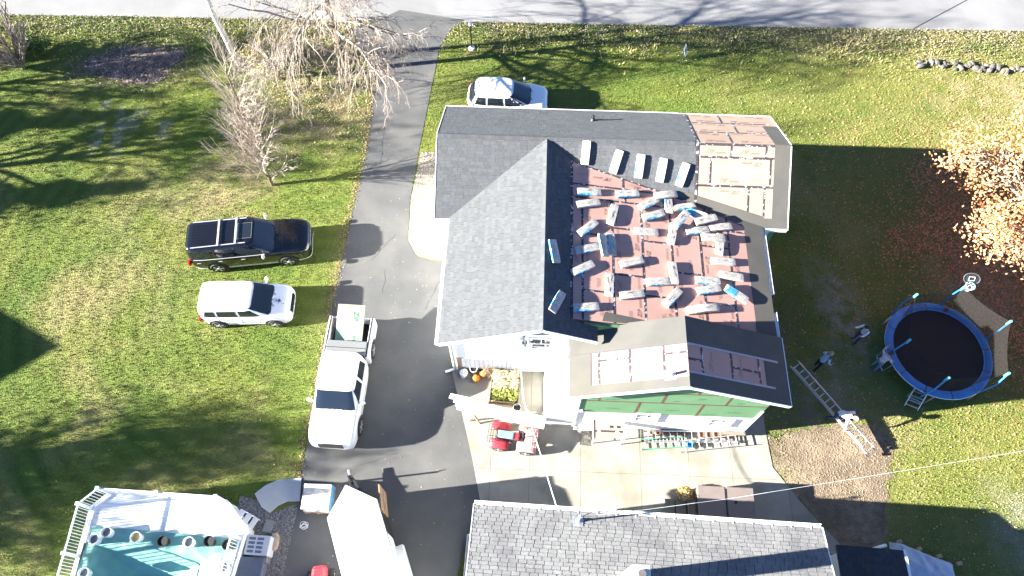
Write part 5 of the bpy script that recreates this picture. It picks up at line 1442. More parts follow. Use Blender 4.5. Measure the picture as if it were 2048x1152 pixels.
# ================================================================== PATIO THINGS
bucket(927, 745, .035, 'lidded white bucket by the driveway edge, left of the pumpkins', dark_in, white_vinyl, .17, .36, lidded=True)
bucket(947, 737, .035, 'white bucket full of something black, above the pumpkins', dark_in, white_vinyl, .16, .34)
bucket(1034, 815, .035, 'white bucket with dark inside, below the plant bed', dark_in, white, .17, .38)
bucket(1530, 612, .0, 'small white bucket on the grass beside the right eave of the house', water_m, white, .15, .34)
pt = G(1006, 746, .3); o = MB().lathe([(.1, 0), (.16, .28), (.175, .28), (.175, .32), (.15, .32), (.12, .2)], 16).build('plant_pot', M('terracotta_dark', (.2, .1, .06), .8, .1), None, smooth=True, loc=(pt.x, pt.y, .03))
tag(o, 'dark brown plant pot behind the bed of dead plants', 'plant pot')
def pumpkin(px, py, r, label):
    p = G(px, py, .15); rg = []
    for z, s in ((.0, .35), (.03, .75), (.3, 1.0), (.62, .97), (.85, .72), (.95, .4), (.92, .12)):
        rg.append([(r * s * (1 - .09 * (0.5 + .5 * math.cos(10 * t))) * math.cos(t), r * s * (1 - .09 * (.5 + .5 * math.cos(10 * t))) * math.sin(t), z * r * 1.6) for t in [2 * math.pi * i / 40 for i in range(40)]])
    o = MB().rings(rg).build('pumpkin', M('pumpkin_orange', (.62, .2, .02), .45, .1, 5) if 'pumpkin_orange' not in bpy.data.materials else bpy.data.materials['pumpkin_orange'], None, smooth=True, loc=(p.x, p.y, .035))
    MB().tube((0, 0, r * 1.4), (.03, .01, r * 1.85), .028, .018, 7).build('stem', M('stem_brown', (.2, .15, .06), .8), o)
    tag(o, label, 'pumpkin')
pumpkin(967, 747, .18, 'orange pumpkin further from the driveway edge, nearer the plants'); pumpkin(952, 757, .185, 'orange pumpkin closer to the driveway edge')
# planter with dead and greenish plants
pc = GH(1010, 775, .35); pw = fromh((pc.x, pc.y, 0))
bed = empty('planter_box', (pw.x, pw.y, 0), YAW - R(3), 'wooden raised planter of dry tan and yellow-green plants', 'planter')
for s in (1, -1):
    for k in range(2):
        MB().box((0, s * .78, .12 + k * .19), (1.24, .05, .18)).build('plank', old_wood, bed, bevel=.008); MB().box((s * .62, 0, .12 + k * .19), (.05, 1.5, .18)).build('plank', old_wood, bed, bevel=.008)
MB().box((0, 0, .28), (1.18, 1.48, .02)).build('soil', mulch, bed)
MB().box((-.05, -.7, .42), (1.0, .06, .05)).box((-.15, -.86, .42), (.9, .05, .05)).build('stake', wood, bed)
def clump(name, n, cx, cy, rx, ry, z0, z1, w, L, mat, parent=None, seed=1, kind='stuff'):
    r2 = np.random.default_rng(seed)
    C = np.stack([cx + r2.uniform(-rx, rx, n), cy + r2.uniform(-ry, ry, n), r2.uniform(z0, z1, n)], 1)
    a = r2.uniform(0, 6.28, n); el = r2.uniform(-.3, 1.0, n); l = L * r2.uniform(.5, 1.4, n)
    e = np.stack([np.cos(a) * np.cos(el), np.sin(a) * np.cos(el), np.sin(el)], 1)
    f = np.stack([-np.sin(a), np.cos(a), r2.uniform(-.4, .4, n)], 1)
    V = np.stack([C - e * l[:, None] * .5, C - f * w, C + e * l[:, None] * .5, C + f * w], 1)
    return soup(name, V, 4, mat, parent, kind)
clump('dead_plants', 900, 0, .28, .56, .42, .3, .75, .018, .22, M('straw_plants', (.5, .4, .24), .85, .2, 4, island=.4), bed, 1)
clump('green_plants', 800, .02, -.32, .54, .3, .3, .62, .03, .16, M('yellow_green_plants', (.22, .24, .05), .8, .2, 4, island=.5), bed, 2)
clump('dead_plants', 260, -.75, .75, .3, .25, .03, .55, .012, .4, M('brown_stalks', (.24, .17, .11), .9, .2, 4, island=.4), bed, 3)
# long white boards across the patio corner, on two trestles
ba, bb = G(912, 806, 1.0), G(1090, 846, 1.0); brz = math.atan2((bb - ba).y, (bb - ba).x); bL = (bb - ba).length
boards = empty('trim_boards', (ba.x, ba.y, 0), brz, 'long white boards laid out beside the quad bike, ends past the driveway edge', 'boards')
for k in range(4):
    x0 = (-.35, -.12, .0, .08)[k]
    MB().box((bL / 2 + x0 / 2, .2 - k * .135, 1.0 + (.006 if k % 2 else 0)), (bL - x0, .125, .03)).build('board', white, boards, bevel=.004)
MB().box((.22, .33, 1.02), (1.1, .05, .04)).build('board', white_vinyl, boards)
for i, t in enumerate((.22, .8)):
    p = ba + (bb - ba) * t
    tr = empty('trestle', (p.x, p.y, 0), brz, ('wooden trestle under the driveway end of the white boards', 'wooden trestle under the quad-bike end of the white boards')[i], 'trestle')
    MB().box((0, 0, .95), (.09, .75, .06)).build('top_rail', wood, tr)
    for sx in (1, -1):
        for sy in (1, -1): MB().bar((0, sy * .3, .94), (sx * .24, sy * .36, .03), .08, .04).build('leg', wood, tr)
# work platform with a piece of sheathing on top
pf = G(1218, 846, 1.1); plat = empty('work_platform', (pf.x, pf.y, 0), YAW, 'square tan panel lying on a low white work platform by the green wall', 'platform')
o = MB().box((0, 0, 1.1), (1.22, 1.28, .02)).build('sheathing_panel', zip2_m, plat)
place_text(o, 'system', (.2, .4, 1.114), (-1, 0, 0), (0, -1, 0), .24, print_m, .3)
MB().box((0, -.36, 1.113), (1.2, .09, .004)).build('seam_tape', tape_m, plat); MB().box((0, .6, 1.113), (1.22, .06, .004)).build('seam_tape', tape_m, plat)
for k in range(2): MB().box((.1 + k * .3, -.16, 1.113), (.16, .1, .006)).build('slot', black_plastic, plat)
for sx in (1, -1):
    MB().bar((sx * .62, -.7, 1.09), (sx * .62, .7, 1.09), .05, .06).build('rail', black_plastic if sx < 0 else white, plat)
    for sy in (1, -1): MB().tube((sx * .6, sy * .6, .03), (sx * .6, sy * .6, 1.08), .025, .025, 8).build('leg', white, plat)
    for z in (.35, .7): MB().tube((sx * .6, -.6, z), (sx * .6, .6, z), .018, .018, 6).build('brace', white, plat)
sp_ = G(1168, 838, .5); stp = empty('porch_steps', (sp_.x, sp_.y, 0), YAW, 'white porch steps left of the tan work platform', 'steps')
for k in range(3): MB().box((0, .3 - k * .28, .62 - k * .2), (.85, .3, .05)).box((0, .44 - k * .28, .52 - k * .2), (.83, .03, .18)).build('tread', white, stp)
for s in (1, -1): MB().tube((s * .42, .3, .62), (s * .42, .3, 1.45), .02, .02, 8).tube((s * .42, -.35, .1), (s * .42, -.35, .95), .02, .02, 8).tube((s * .42, .32, 1.45), (s * .42, -.37, .95), .02, .02, 8).build('handrail', white, stp)
# ladders
def ladder(name, label, a, b, w, mat, cat='ladder', rung_m=None, double=True, rungs=None, up=None):
    a, b = Vector(a), Vector(b); L = (b - a).length; ex = (b - a) / L
    upv = Vector(up or (0, 0, 1)); ey = upv.cross(ex).normalized(); ez = ex.cross(ey)
    e = empty(name, (0, 0, 0), 0, label, cat); m = Matrix((ex, ey, ez)).transposed().to_4x4(); m.translation = a; e.matrix_world = m
    for s in (1, -1):
        MB().box((L / 2, s * w / 2, 0), (L, .03, .085)).build('rail', mat, e, bevel=.005)
        if double: MB().box((L * .53, s * (w / 2 - .045), .05), (L * .9, .028, .075)).build('fly_rail', mat, e, bevel=.005)
    n = rungs or int(L / .305); me = None
    for k in range(n):
        x = .15 + k * (L - .3) / max(1, n - 1)
        if me is None: me = MB().tube((0, -w / 2, 0), (0, w / 2, 0), .02, .02, 8).build('rung', rung_m or mat, e, loc=(x, 0, 0))
        else:
            c = me.copy(); link(c, e); c.location = (x, 0, 0)
    for s in (1, -1): MB().box((.04, s * w / 2, -.02), (.12, .05, .12)).build('foot', black_plastic, e)
    return e
ladder('extension_ladder', 'aluminium extension ladder being carried at an angle across the worn grass', G(1744, 905, .35), G(1588, 727, .8), .46, alu)
ladder('extension_ladder', 'aluminium ladder lying along the lower wall, the one nearest the wall', G(1290, 873, .12), G(1478, 874, .12), .5, alu)
ladder('extension_ladder', 'aluminium ladder on the patio with its right end against the ladder by the wall', G(1362, 893, .2), G(1480, 880, .32), .45, alu, double=False)
ladder('extension_ladder', 'green-railed ladder at the left end of the pile by the wall', G(1284, 889, .1), G(1372, 884, .14), .42, M('green_fibreglass', (.05, .3, .2), .5, .1), double=False, rung_m=alu)
tag(MB().lathe([(.12, 0), (.155, .2), (.165, .2), (.14, .2), (.11, .04)], 4).build('paint_tray', M('sky_blue_plastic', (.06, .32, .62), .4, .1), None, loc=(*G(1379, 891, .2).xy, .12), rz=.7), 'bright blue tray sitting on the ladders by the wall', 'tray')
for i, (x0, y0, x1, y1, lab) in enumerate(((1300, 862, 1372, 866, 'brown plank lying between the ladders and the wall, left one'), (1395, 868, 1470, 872, 'brown plank lying between the ladders and the wall, right one'))):
    tag(MB().bar(G(x0, y0, .06), G(x1, y1, .06), .25, .04).build('plank', M('red_brown_plank', (.22, .11, .07), .8, .2, 5) if i == 0 else bpy.data.materials['red_brown_plank']), lab, 'plank')
tag(MB().bar(G(1440, 866, .3), G(1490, 868, .34), .14, .1).build('wood_offcuts', old_wood), 'grey weathered offcuts at the right end of the ladder pile', 'offcuts')
# hot tub, its steps and a potted plant
ha, hb2 = G(1393, 971, .9), G(1507, 977, .9); hrz = math.atan2((hb2 - ha).y, (hb2 - ha).x); hw_ = (hb2 - ha).length
hd_ = Vector((math.sin(hrz), -math.cos(hrz), 0)); hc = (ha + hb2) / 2 + hd_ * hw_ * .48
tub = empty('hot_tub', (hc.x, hc.y, 0), hrz, 'square hot tub under a folded brown cover, half in the garage shadow', 'hot tub')
MB().box((0, 0, .42), (hw_ - .12, hw_ - .14, .84)).build('cabinet', M('tub_cabinet', (.1, .08, .07), .7, .15, 5), tub, bevel=.06)
cov_m = M('brown_vinyl', (.185, .15, .14), .5, .08, 2, bump=.05, bscale=20)
for s in (1, -1): MB().box((s * (hw_ / 4 + .002), 0, .9), (hw_ / 2 - .012, hw_ * .97, .1)).build('cover_half', cov_m, tub, bevel=.04)
MB().bar((0, -hw_ * .45, .957), (0, hw_ * .45, .957), .03, .012).build('hinge_seam', black_plastic, tub)
MB().tube((hw_ * .16, hw_ * .22, .95), (hw_ * .16, hw_ * .22, .965), .06, .06, 12).build('badge', black_plastic, tub)
MB().bar((-hw_ / 2 - .03, -.9, .8), (-hw_ / 2 - .03, .7, .8), .04, .2).build('cover_lifter', black_plastic, tub)
hp = G(1361, 1022, .2); hs_ = empty('tub_steps', (hp.x, hp.y, 0), hrz, 'brown slatted steps on the left side of the hot tub', 'steps')
for k in range(3): MB().box((-.42 + k * .44, 0, .14 + k * .14), (.4, .95, .05)).box((-.42 + k * .44, 0, .07 + k * .07), (.36, .9, .1 + k * .1)).build('tread', M('brown_tread', (.2, .165, .14), .7, .15, 4) if k == 0 else bpy.data.materials['brown_tread'], hs_, bevel=.01)
mp_ = G(1369, 988, .3); mum = empty('potted_plant', (mp_.x, mp_.y, 0), 0, 'round pot of faded golden flowers left of the hot tub', 'potted plant')
MB().lathe([(.17, 0), (.24, .26), (.26, .26), (.26, .3), (.2, .3)], 18).build('pot', white, mum, smooth=True, loc=(0, 0, .03))
r2 = np.random.default_rng(5); n = 420; th = r2.uniform(0, 6.28, n); ph = np.arccos(r2.uniform(0, 1, n)); rr = .33 * r2.uniform(.75, 1.05, n)
C = np.stack([rr * np.sin(ph) * np.cos(th), rr * np.sin(ph) * np.sin(th), .32 + rr * .8 * np.cos(ph)], 1); e = r2.normal(0, 1, (n, 3)); e /= np.linalg.norm(e, axis=1, keepdims=True); f = np.cross(e, r2.normal(0, 1, (n, 3))); f /= np.linalg.norm(f, axis=1, keepdims=True)
soup('blooms', np.stack([C - e * .04, C - f * .03, C + e * .04, C + f * .03], 1), 4, M('golden_blooms', (.5, .33, .1), .8, .2, 6, island=.5), mum)
# overhead cables
def cable(name, label, pts, r, sag, mat):
    b = MB()
    for a, c in zip(pts[:-1], pts[1:]):
        a, c = Vector(a), Vector(c); P_ = [a + (c - a) * t - Vector((0, 0, sag * 4 * t * (1 - t))) for t in [i / 14 for i in range(15)]]
        b.path(P_, r, 6)
    return tag(b.build(name, mat, None, smooth=True), label, 'cable')
cw = fromh(GHV(1038, 690, GW - .15))
cable('service_cable', 'white cable hanging from the house meter across the patio to the garage gutter', [cw, G(1047, 800, 3.0), G(1082, 910, 2.75), G(1113, 1012, 2.85)], .018, .06, white_vinyl)
mt = togar((mp.x, mp.y, zg(0, mp.y) + .85))
cable('service_cable', 'thin pale cable running from the garage mast over the hot tub to the right', [mt, G(1390, 1006, 4.2), G(1535, 985, 4.5), G(2260, 866, 6.0)], .0055, .12, M('pale_cable', (.5, .52, .55), .5))
cable('drip_loop', 'short dark looped wires at the garage service mast', [mt, mt + Vector((.5, .3, -.6)), mt + Vector((1.3, .35, -.75)), mt + Vector((2.6, .45, -.55))], .012, .12, black_plastic)
# ---------------------------------------------------------------- yard
lp = G(943.5, 97); post = empty('lamp_post', (lp.x, lp.y, 0), 0, 'slim black lamp post on a white base disc beside the driveway entrance', 'lamp post')
MB().lathe([(.2, 0), (.2, .05), (.15, .08), (.05, .1)], 18).build('base', white, post)
MB().tube((0, 0, .05), (0, 0, 1.7), .045, .035, 10).build('post', black_plastic, post)
MB().lathe([(.05, 1.7), (.1, 1.74), (.12, 1.85), (.09, 1.93), (.03, 1.96)], 14).build('lamp_globe', white_vinyl, post, smooth=True)
sg = G(1367, 116); sign = empty('yard_sign', (sg.x, sg.y, 0), R(62), 'small white yard sign standing on the front lawn', 'yard sign')
MB().box((0, 0, .55), (.34, .03, .62), mat=Matrix.Rotation(-.3, 3, 'X')).build('board', white, sign)
for s in (1, -1): MB().tube((s * .14, 0, 0), (s * .14, 0, .3), .012, .012, 6).build('stake', alu, sign)
MB().box((0, -.03, .56), (.18, .012, .3), mat=Matrix.Rotation(-.3, 3, 'X')).build('print', M('sign_print', (.25, .25, .27), .7), sign)
rk = empty('stone_border', (*G(1935, 135).xy, 0), 0, 'row of pale rough stones edging the front lawn at the right', 'stones'); r2 = random.Random(9)
for k in range(46):
    t = k / 45; q = G(1832 + 225 * t + r2.uniform(-3, 3), 129 + 14 * t + r2.uniform(-6, 6)); s = r2.uniform(.1, .25)
    b = MB(); b.rings([[(s * w * (1 + r2.uniform(-.25, .25)) * math.cos(a), s * w * .7 * (1 + r2.uniform(-.25, .25)) * math.sin(a), z * s) for a in [2 * math.pi * i / 7 for i in range(7)]] for w, z in ((.9, -.1), (1, .4), (.75, .75), (.3, .85))])
    b.build('stone', M('field_stone', (.125, .115, .1), .9, .25, 4, island=.25, bump=.3, bscale=15) if k == 0 else bpy.data.materials['field_stone'], rk, loc=(q.x - rk.location.x, q.y - rk.location.y, 0), rz=r2.uniform(0, 3))
# ---------------------------------------------------------------- trampoline
TC = G(1877, 699, .9); TR = (G(1980, 699, .9) - G(1775, 699, .9)).length / 2
tramp = empty('trampoline', (TC.x, TC.y, 0), 0, 'round trampoline with black mat, blue padded rim, dark safety net and small hoop', 'trampoline')
pad_b = M('blue_pad', (.035, .2, .48), .4, .2, 2); sleeve = M('blue_sleeve', (.04, .22, .5), .5, .1); capm = M('cyan_cap', (.1, .45, .55), .5, .1)
net_m = M('net_mesh', (.02, .018, .017), .9, .1, 30, alpha=.36); matb = M('jump_mat', (.007, .008, .012), .75, .1, 3)
MB().lathe([(.01, 0), (TR - .3, 0), (TR - .3, .01)], 48, (0, 0, .87)).build('jump_mat', matb, tramp)
for k in range(12):
    a0_, a1_ = 2 * math.pi * k / 12 + .01, 2 * math.pi * (k + 1) / 12 - .01
    rows = [[(r_ * math.cos(a0_ + (a1_ - a0_) * i / 6), r_ * math.sin(a0_ + (a1_ - a0_) * i / 6), z) for i in range(7)] for r_, z in ((TR + .02, .82), (TR + .03, .9), (TR - .02, .925), (TR - .3, .915), (TR - .34, .885))]
    MB().grid(rows).build('pad', pad_b, tramp, smooth=True, angle=60)
bases = [math.atan2((G(x, y, .9) - TC).y, (G(x, y, .9) - TC).x) for x, y in ((1971, 677), (1884, 607), (1800, 632), (1783, 712), (1850, 788), (1955, 768))]
MB().rings([[((TR + .02 + .025 * math.cos(b2)) * math.cos(t), (TR + .02 + .025 * math.cos(b2)) * math.sin(t), .86 + .025 * math.sin(b2)) for b2 in [2 * math.pi * i / 6 for i in range(6)]] for t in [2 * math.pi * k / 48 for k in range(49)]]).build('frame', alu, tramp)
tops = []
for k, a in enumerate(bases):
    c, s = math.cos(a), math.sin(a)
    p0, p1, p2 = Vector((c * (TR + .08), s * (TR + .08), .85)), Vector((c * (TR + .16), s * (TR + .16), 1.7)), Vector((c * (TR + .02), s * (TR + .02), 2.75))
    MB().path([Vector((p0.x, p0.y, .5)), p1, p2], .035, 8).build('pole', sleeve, tramp, smooth=True)
    MB().tube(p2 - Vector((0, 0, .3)), p2 + Vector((0, 0, .04)), .05, .055, 10).build('pole_cap', capm, tramp)
    MB().path([Vector((c * TR + s * .4, s * TR - c * .4, .82)), Vector((c * (TR + .05) + s * .35, s * (TR + .05) - c * .35, .03)), Vector((c * (TR + .05) - s * .35, s * (TR + .05) + c * .35, .03)), Vector((c * TR - s * .4, s * TR + c * .4, .82))], .025, 8).build('leg', alu, tramp)
    tops.append((a, p2))
srt = sorted(tops, key=lambda q: q[0])
for k in range(6):
    a, p = srt[k]; a2, p2 = srt[(k + 1) % 6]; a2 = a2 + (2 * math.pi if k == 5 else 0); rows = []
    for j in range(9):
        f = j / 8; row = []
        for i in range(13):
            t = i / 12; an = a + (a2 - a) * t; ring = Vector(((TR - .3) * math.cos(an), (TR - .3) * math.sin(an), .9))
            tp_ = p + (p2 - p) * t - Vector((0, 0, .3 * 4 * t * (1 - t) * .6)); row.append(ring + (tp_ - ring) * f - Vector((math.cos(an), math.sin(an), 0)) * .15 * math.sin(f * 3.14) * 4 * t * (1 - t) )
        rows.append(row)
    MB().grid(rows).build('net_panel', net_m, tramp, smooth=True, angle=0)
lad = MB(); la = math.atan2((G(1850, 775, .9) - TC).y, (G(1850, 775, .9) - TC).x)
l0, l1 = G(1848, 772, .9) - Vector((TC.x, TC.y, 0)), G(1822, 816, .05) - Vector((TC.x, TC.y, 0)); sd = (l1 - l0).cross(Vector((0, 0, 1))).normalized() * .28
for s in (1, -1): MB().tube(l0 + sd * s, l1 + sd * s, .022, .022, 8).build('ladder_rail', alu, tramp)
for k in range(5): q = l0 + (l1 - l0) * (.12 + k * .2); MB().bar(q - sd, q + sd, .06, .02).build('ladder_rung', alu, tramp)
hp_ = tops[1][1]; hb3 = MB(); out = Vector((math.cos(tops[1][0]), math.sin(tops[1][0]), 0)); tg = Vector((-out.y, out.x, 0))
c0_ = hp_ + Vector((.18, .1, .05))
bbm = MB().rings([[c0_ + Vector((.12, .2, .1)) + Vector((.95 * .36 * math.cos(t) * (1 + .2 * abs(math.sin(t))), -.2 * .3 * math.cos(t) + .18 * math.sin(t) + d_ * .3, .2 * math.sin(t) + d_ * .3)) for t in [2 * math.pi * i / 16 for i in range(16)]] for d_ in (0, .05)]).build('backboard', black_plastic, tramp)
MB().path([c0_ + Vector((.12, .2, .12)) + Vector((.33 * math.cos(t) * 1.02, -.06 * math.cos(t) + .17 * math.sin(t), .19 * math.sin(t) + .02)) for t in [2 * math.pi * i / 20 for i in range(21)]], .008, 5).build('board_edge', grey_plastic, bbm)
cc_ = c0_ + Vector((.12, .2, .14)); MB().path([cc_ + Vector((x, -.1 * x + z * .6, z)) for x, z in ((-.12, -.08), (-.12, .08), (.12, .08), (.12, -.08), (-.12, -.08))], .009, 5).build('board_square', white, bbm)
ho = c0_ + Vector((.02, -.1, .05)); MB().path([ho + Vector((.2 * math.cos(t), .2 * math.sin(t), 0)) for t in [2 * math.pi * i / 20 for i in range(21)]], .013, 6).build('hoop', capm, tramp)
nb = MB()
for k in range(10):
    t = 2 * math.pi * k / 10; nb.tube(ho + Vector((.2 * math.cos(t), .2 * math.sin(t), 0)), ho + Vector((.11 * math.cos(t + .5), .11 * math.sin(t + .5), -.32)), .007, .007, 4); nb.tube(ho + Vector((.2 * math.cos(t), .2 * math.sin(t), 0)), ho + Vector((.11 * math.cos(t - .5), .11 * math.sin(t - .5), -.32)), .007, .007, 4)
nb.build('hoop_net', white, tramp)
tag(MB().lathe([(.02, 0), (.09, .02), (.12, .08), (.08, .15), (.02, .17)], 12).build('ball', M('maroon_ball', (.2, .03, .08), .5), None, smooth=True, loc=(*G(1893, 619, 1.0).xy, .92)), 'small maroon ball resting on the trampoline rim', 'ball')

# ================================================================== PEOPLE
skin_m = M('skin', (.48, .27, .19), .55, .05, 8)
def person(feet, head_deg, label, shirt, pants, hair_m, bend=0., stride=.0, arms=((.3, .1), (.3, .1)), cap=None, sleeve_long=False, build=1., shoe=None, knee=0.):
    p = G(*feet); e_rz = R(head_deg)
    J = {}; par = []
    def add(n, co, r, pr=None): J[n] = [Vector(co), r]; par.append((pr, n)) if pr else None
    kz = knee
    add('pelvis', (0, 0, .95 - kz * .2), (.135 * build, .1 * build)); add('belly', (0, 0, 1.1 - kz * .2), (.135 * build, .1 * build), 'pelvis'); add('chest', (0, 0, 1.32 - kz * .2), (.15 * build, .105 * build), 'belly')
    add('neck', (.01, 0, 1.49 - kz * .2), (.055, .055), 'chest'); add('skull', (.03, 0, 1.58 - kz * .2), (.06, .06), 'neck')
    for s, nm in ((1, 'l'), (-1, 'r')):
        st_ = stride * s
        add('hip' + nm, (0, s * .09, .89 - kz * .2), (.095 * build, .095 * build), 'pelvis'); add('knee' + nm, (st_ * .5 + .03 + kz * .3, s * .11, .49), (.062, .062), 'hip' + nm)
        add('ankle' + nm, (st_, s * .12, .09), (.045, .045), 'knee' + nm); add('toe' + nm, (st_ + .15, s * .14, .045), (.04, .035), 'ankle' + nm)
        add('sho' + nm, (0, s * .185 * build, 1.42 - kz * .2), (.065, .065), 'chest')
        fw, ab = arms[0 if s > 0 else 1]
        add('elb' + nm, (math.sin(fw) * .28, s * (.2 * build + ab * .25), 1.42 - kz * .2 - .27 * math.cos(fw)), (.047, .047), 'sho' + nm)
        f2 = fw * 1.9 + .25
        add('wri' + nm, (J['elb' + nm][0].x + math.sin(f2) * .25, s * (.2 * build + ab * .3), J['elb' + nm][0].z - math.cos(f2) * .25), (.033, .033), 'elb' + nm)
        dirh = (J['wri' + nm][0] - J['elb' + nm][0]).normalized(); add('palm' + nm, J['wri' + nm][0] + dirh * .08, (.04, .026), 'wri' + nm)
    up_ = ('belly', 'chest', 'neck', 'skull', 'shol', 'shor', 'elbl', 'elbr', 'wril', 'wrir', 'palml', 'palmr'); piv = J['pelvis'][0].copy()
    for n in up_:
        k = .5 if n == 'belly' else 1.
        J[n][0] = piv + Matrix.Rotation(bend * k, 3, 'Y') @ (J[n][0] - piv)
    if bend > .4:
        for s, nm in ((1, 'l'), (-1, 'r')):
            fw, ab = arms[0 if s > 0 else 1]; S = J['sho' + nm][0]
            J['elb' + nm][0] = S + Vector((.08 + fw * .1, s * ab * .3, -.27)); J['wri' + nm][0] = S + Vector((.12 + fw * .25, s * ab * .3, -.5)); J['palm' + nm][0] = S + Vector((.13 + fw * .28, s * ab * .3, -.58))
    names = list(J); idx = {n: i for i, n in enumerate(names)}
    me = bpy.data.meshes.new('person'); me.from_pydata([J[n][0] for n in names], [(idx[a], idx[b]) for a, b in par], [])
    o = bpy.data.objects.new('tmp_person', me); scene.collection.objects.link(o)
    md = o.modifiers.new('skin', 'SKIN'); md.use_smooth_shade = True; md.branch_smoothing = .6
    for i, n in enumerate(names):
        sv = me.skin_vertices[0].data[i]; sv.radius = J[n][1]; sv.use_root = (n == 'pelvis')
    s2 = o.modifiers.new('sub', 'SUBSURF'); s2.levels = 2; s2.render_levels = 2
    bm = bmesh.new(); bm.from_mesh(bpy.data.meshes.new_from_object(o.evaluated_get(bpy.context.evaluated_depsgraph_get())))
    bpy.data.objects.remove(o)
    mats = [shirt, pants, skin_m, shoe or black_plastic, black_plastic]
    segs = []
    for a, b in par:
        if b[:3] in ('kne', 'hip') : m_ = 1
        elif b[:3] == 'ank': m_ = 1
        elif b[:3] == 'toe': m_ = 3
        elif b[:3] in ('wri',): m_ = 0 if sleeve_long else 2
        elif b[:3] == 'pal' or b in ('skull',): m_ = 2
        elif b == 'neck': m_ = 0
        elif b == 'belly': m_ = 0
        else: m_ = 0
        segs.append((J[a][0], J[b][0], m_))
    for f in bm.faces:
        c = f.calc_center_median(); best = None
        for a, b, m_ in segs:
            d = b - a; t = max(0, min(1, (c - a).dot(d) / d.length_squared)); ds = (c - a - d * t).length
            if best is None or ds < best[0]: best = (ds, m_)
        f.material_index = best[1]; f.smooth = True
    # head with nose, ears, eyes and mouth; fingers
    hrot = Matrix.Rotation(bend * .75, 3, 'Y'); hc_ = J['skull'][0] + hrot @ Vector((.025, 0, .075))
    def ell(c, r, mi, n=14, rot=hrot):
        res = bmesh.ops.create_uvsphere(bm, u_segments=n, v_segments=max(6, n - 4), radius=1.)
        for v in res['verts']: v.co = Vector(c) + rot @ Vector((v.co.x * r[0], v.co.y * r[1], v.co.z * r[2]))
        fs = set(f for v in res['verts'] for f in v.link_faces)
        for f in fs: f.material_index = mi; f.smooth = True
    H_ = lambda x, y, z: hc_ + hrot @ Vector((x, y, z))
    ell(hc_, (.1, .078, .12), 2); ell(H_(.1, 0, -.015), (.022, .016, .025), 2, 8); ell(H_(.03, 0, -.07), (.065, .058, .055), 2, 10)
    for s in (1, -1): ell(H_(-.005, s * .08, -.01), (.022, .012, .034), 2, 8); ell(H_(.088, s * .032, .012), (.012, .014, .009), 4, 6)
    ell(H_(.09, 0, -.065), (.012, .026, .006), 4, 6)
    for nm, s in (('l', 1), ('r', -1)):
        w_, pa = J['wri' + nm][0], J['palm' + nm][0]; d = (pa - w_).normalized(); side = Vector((1, 0, 0)) - d * d.x; side = side.normalized() if side.length > .1 else Vector((0, 1, 0)); nn = d.cross(side) * -s
        mb_ = MB()
        for k, (of, ln) in enumerate(((-.03, .075), (-.01, .085), (.011, .08), (.031, .062))):
            b0_ = pa + side * of; k1 = b0_ + d * ln * .5; k2 = k1 + (d * .75 + nn * .6).normalized() * ln * .5; mb_.tube(b0_ - d * .02, k1, .0105, .0095, 6).tube(k1, k2, .0095, .007, 6)
        th_ = w_ + d * .03 + side * .03; t1_ = th_ + (d * .6 + side * .7).normalized() * .045; mb_.tube(th_, t1_, .013, .011, 6).tube(t1_, t1_ + (d * .9 + nn * .4).normalized() * .035, .011, .008, 6)
        vs_ = [bm.verts.new(v) for v in mb_.v]
        for f in mb_.f:
            nf = bm.faces.new([vs_[i] for i in f]); nf.material_index = 2; nf.smooth = True
    m2 = bpy.data.meshes.new('person'); bm.to_mesh(m2); bm.free()
    for m_ in mats: m2.materials.append(m_)
    root = bpy.data.objects.new('person', m2); link(root); root.location = p; root.rotation_euler = (0, 0, e_rz); tag(root, label, 'person')
    hm = MB(); rows = []
    for i in range(9):
        ph = math.pi * .62 * i / 8
        rows.append([tuple(H_(-.012 + .108 * math.sin(ph) * math.cos(t) * (.86 if math.cos(t) > .3 and ph > 1.1 else 1.0), .086 * math.sin(ph) * math.sin(t), .012 + .125 * math.cos(ph) + (.05 if math.cos(t) > .4 and ph > 1.2 else 0))) for t in [2 * math.pi * k / 18 for k in range(19)]])
    hm.grid(rows).build('hair', hair_m, root, smooth=True, angle=0, solid=.012)
    if cap:
        cb = MB(); rows = [[tuple(H_(.114 * math.sin(ph) * math.cos(t), .094 * math.sin(ph) * math.sin(t), .03 + .125 * math.cos(ph))) for t in [2 * math.pi * k / 18 for k in range(19)]] for ph in [math.pi * .5 * i / 6 for i in range(7)]]
        cb.grid(rows); cb.rings([[tuple(H_(.08 + .13 * math.cos(t), .085 * math.sin(t), .035 + dz)) for t in [math.pi * (-.5 + i / 10) for i in range(11)]] for dz in (0, .012)])
        cb.build('cap', cap, root, smooth=True)
    return root
denim = M('blue_denim', (.035, .06, .13), .85, .15, 12); dark_tr = M('dark_trousers', (.015, .016, .02), .85, .1); light_den = M('faded_denim', (.13, .2, .3), .85, .15, 10)
blue_sh = M('light_blue_shirt', (.3, .45, .62), .8, .08, 10); wht_sh = M('white_tshirt', (.7, .72, .74), .85, .04, 8)
ck = M('checked_shirt', (.66, .66, .68), .85, .1, 8, col2=(.3, .22, .25), c2scale=24, c2lo=.5, c2hi=.54); blk = M('black_jacket', (.02, .02, .024), .7, .1)
grey_hair = M('grey_hair', (.35, .31, .28), .8, .2, 20); br_hair = M('brown_hair', (.07, .04, .025), .7, .2, 20); bald = M('thin_sandy_hair', (.42, .27, .19), .6, .1, 20)
person((1627, 737), 20, 'person in a light blue shirt and dark trousers at the ladder\'s upper end', blue_sh, dark_tr, bald, bend=.18, stride=.12, arms=((.5, .2), (.3, .3)))
person((1744, 737), 35, 'person in a checked white shirt and pale jeans standing beside the trampoline', ck, light_den, br_hair, bend=.12, stride=.05, arms=((.9, .3), (.4, .3)), sleeve_long=True, build=1.08)
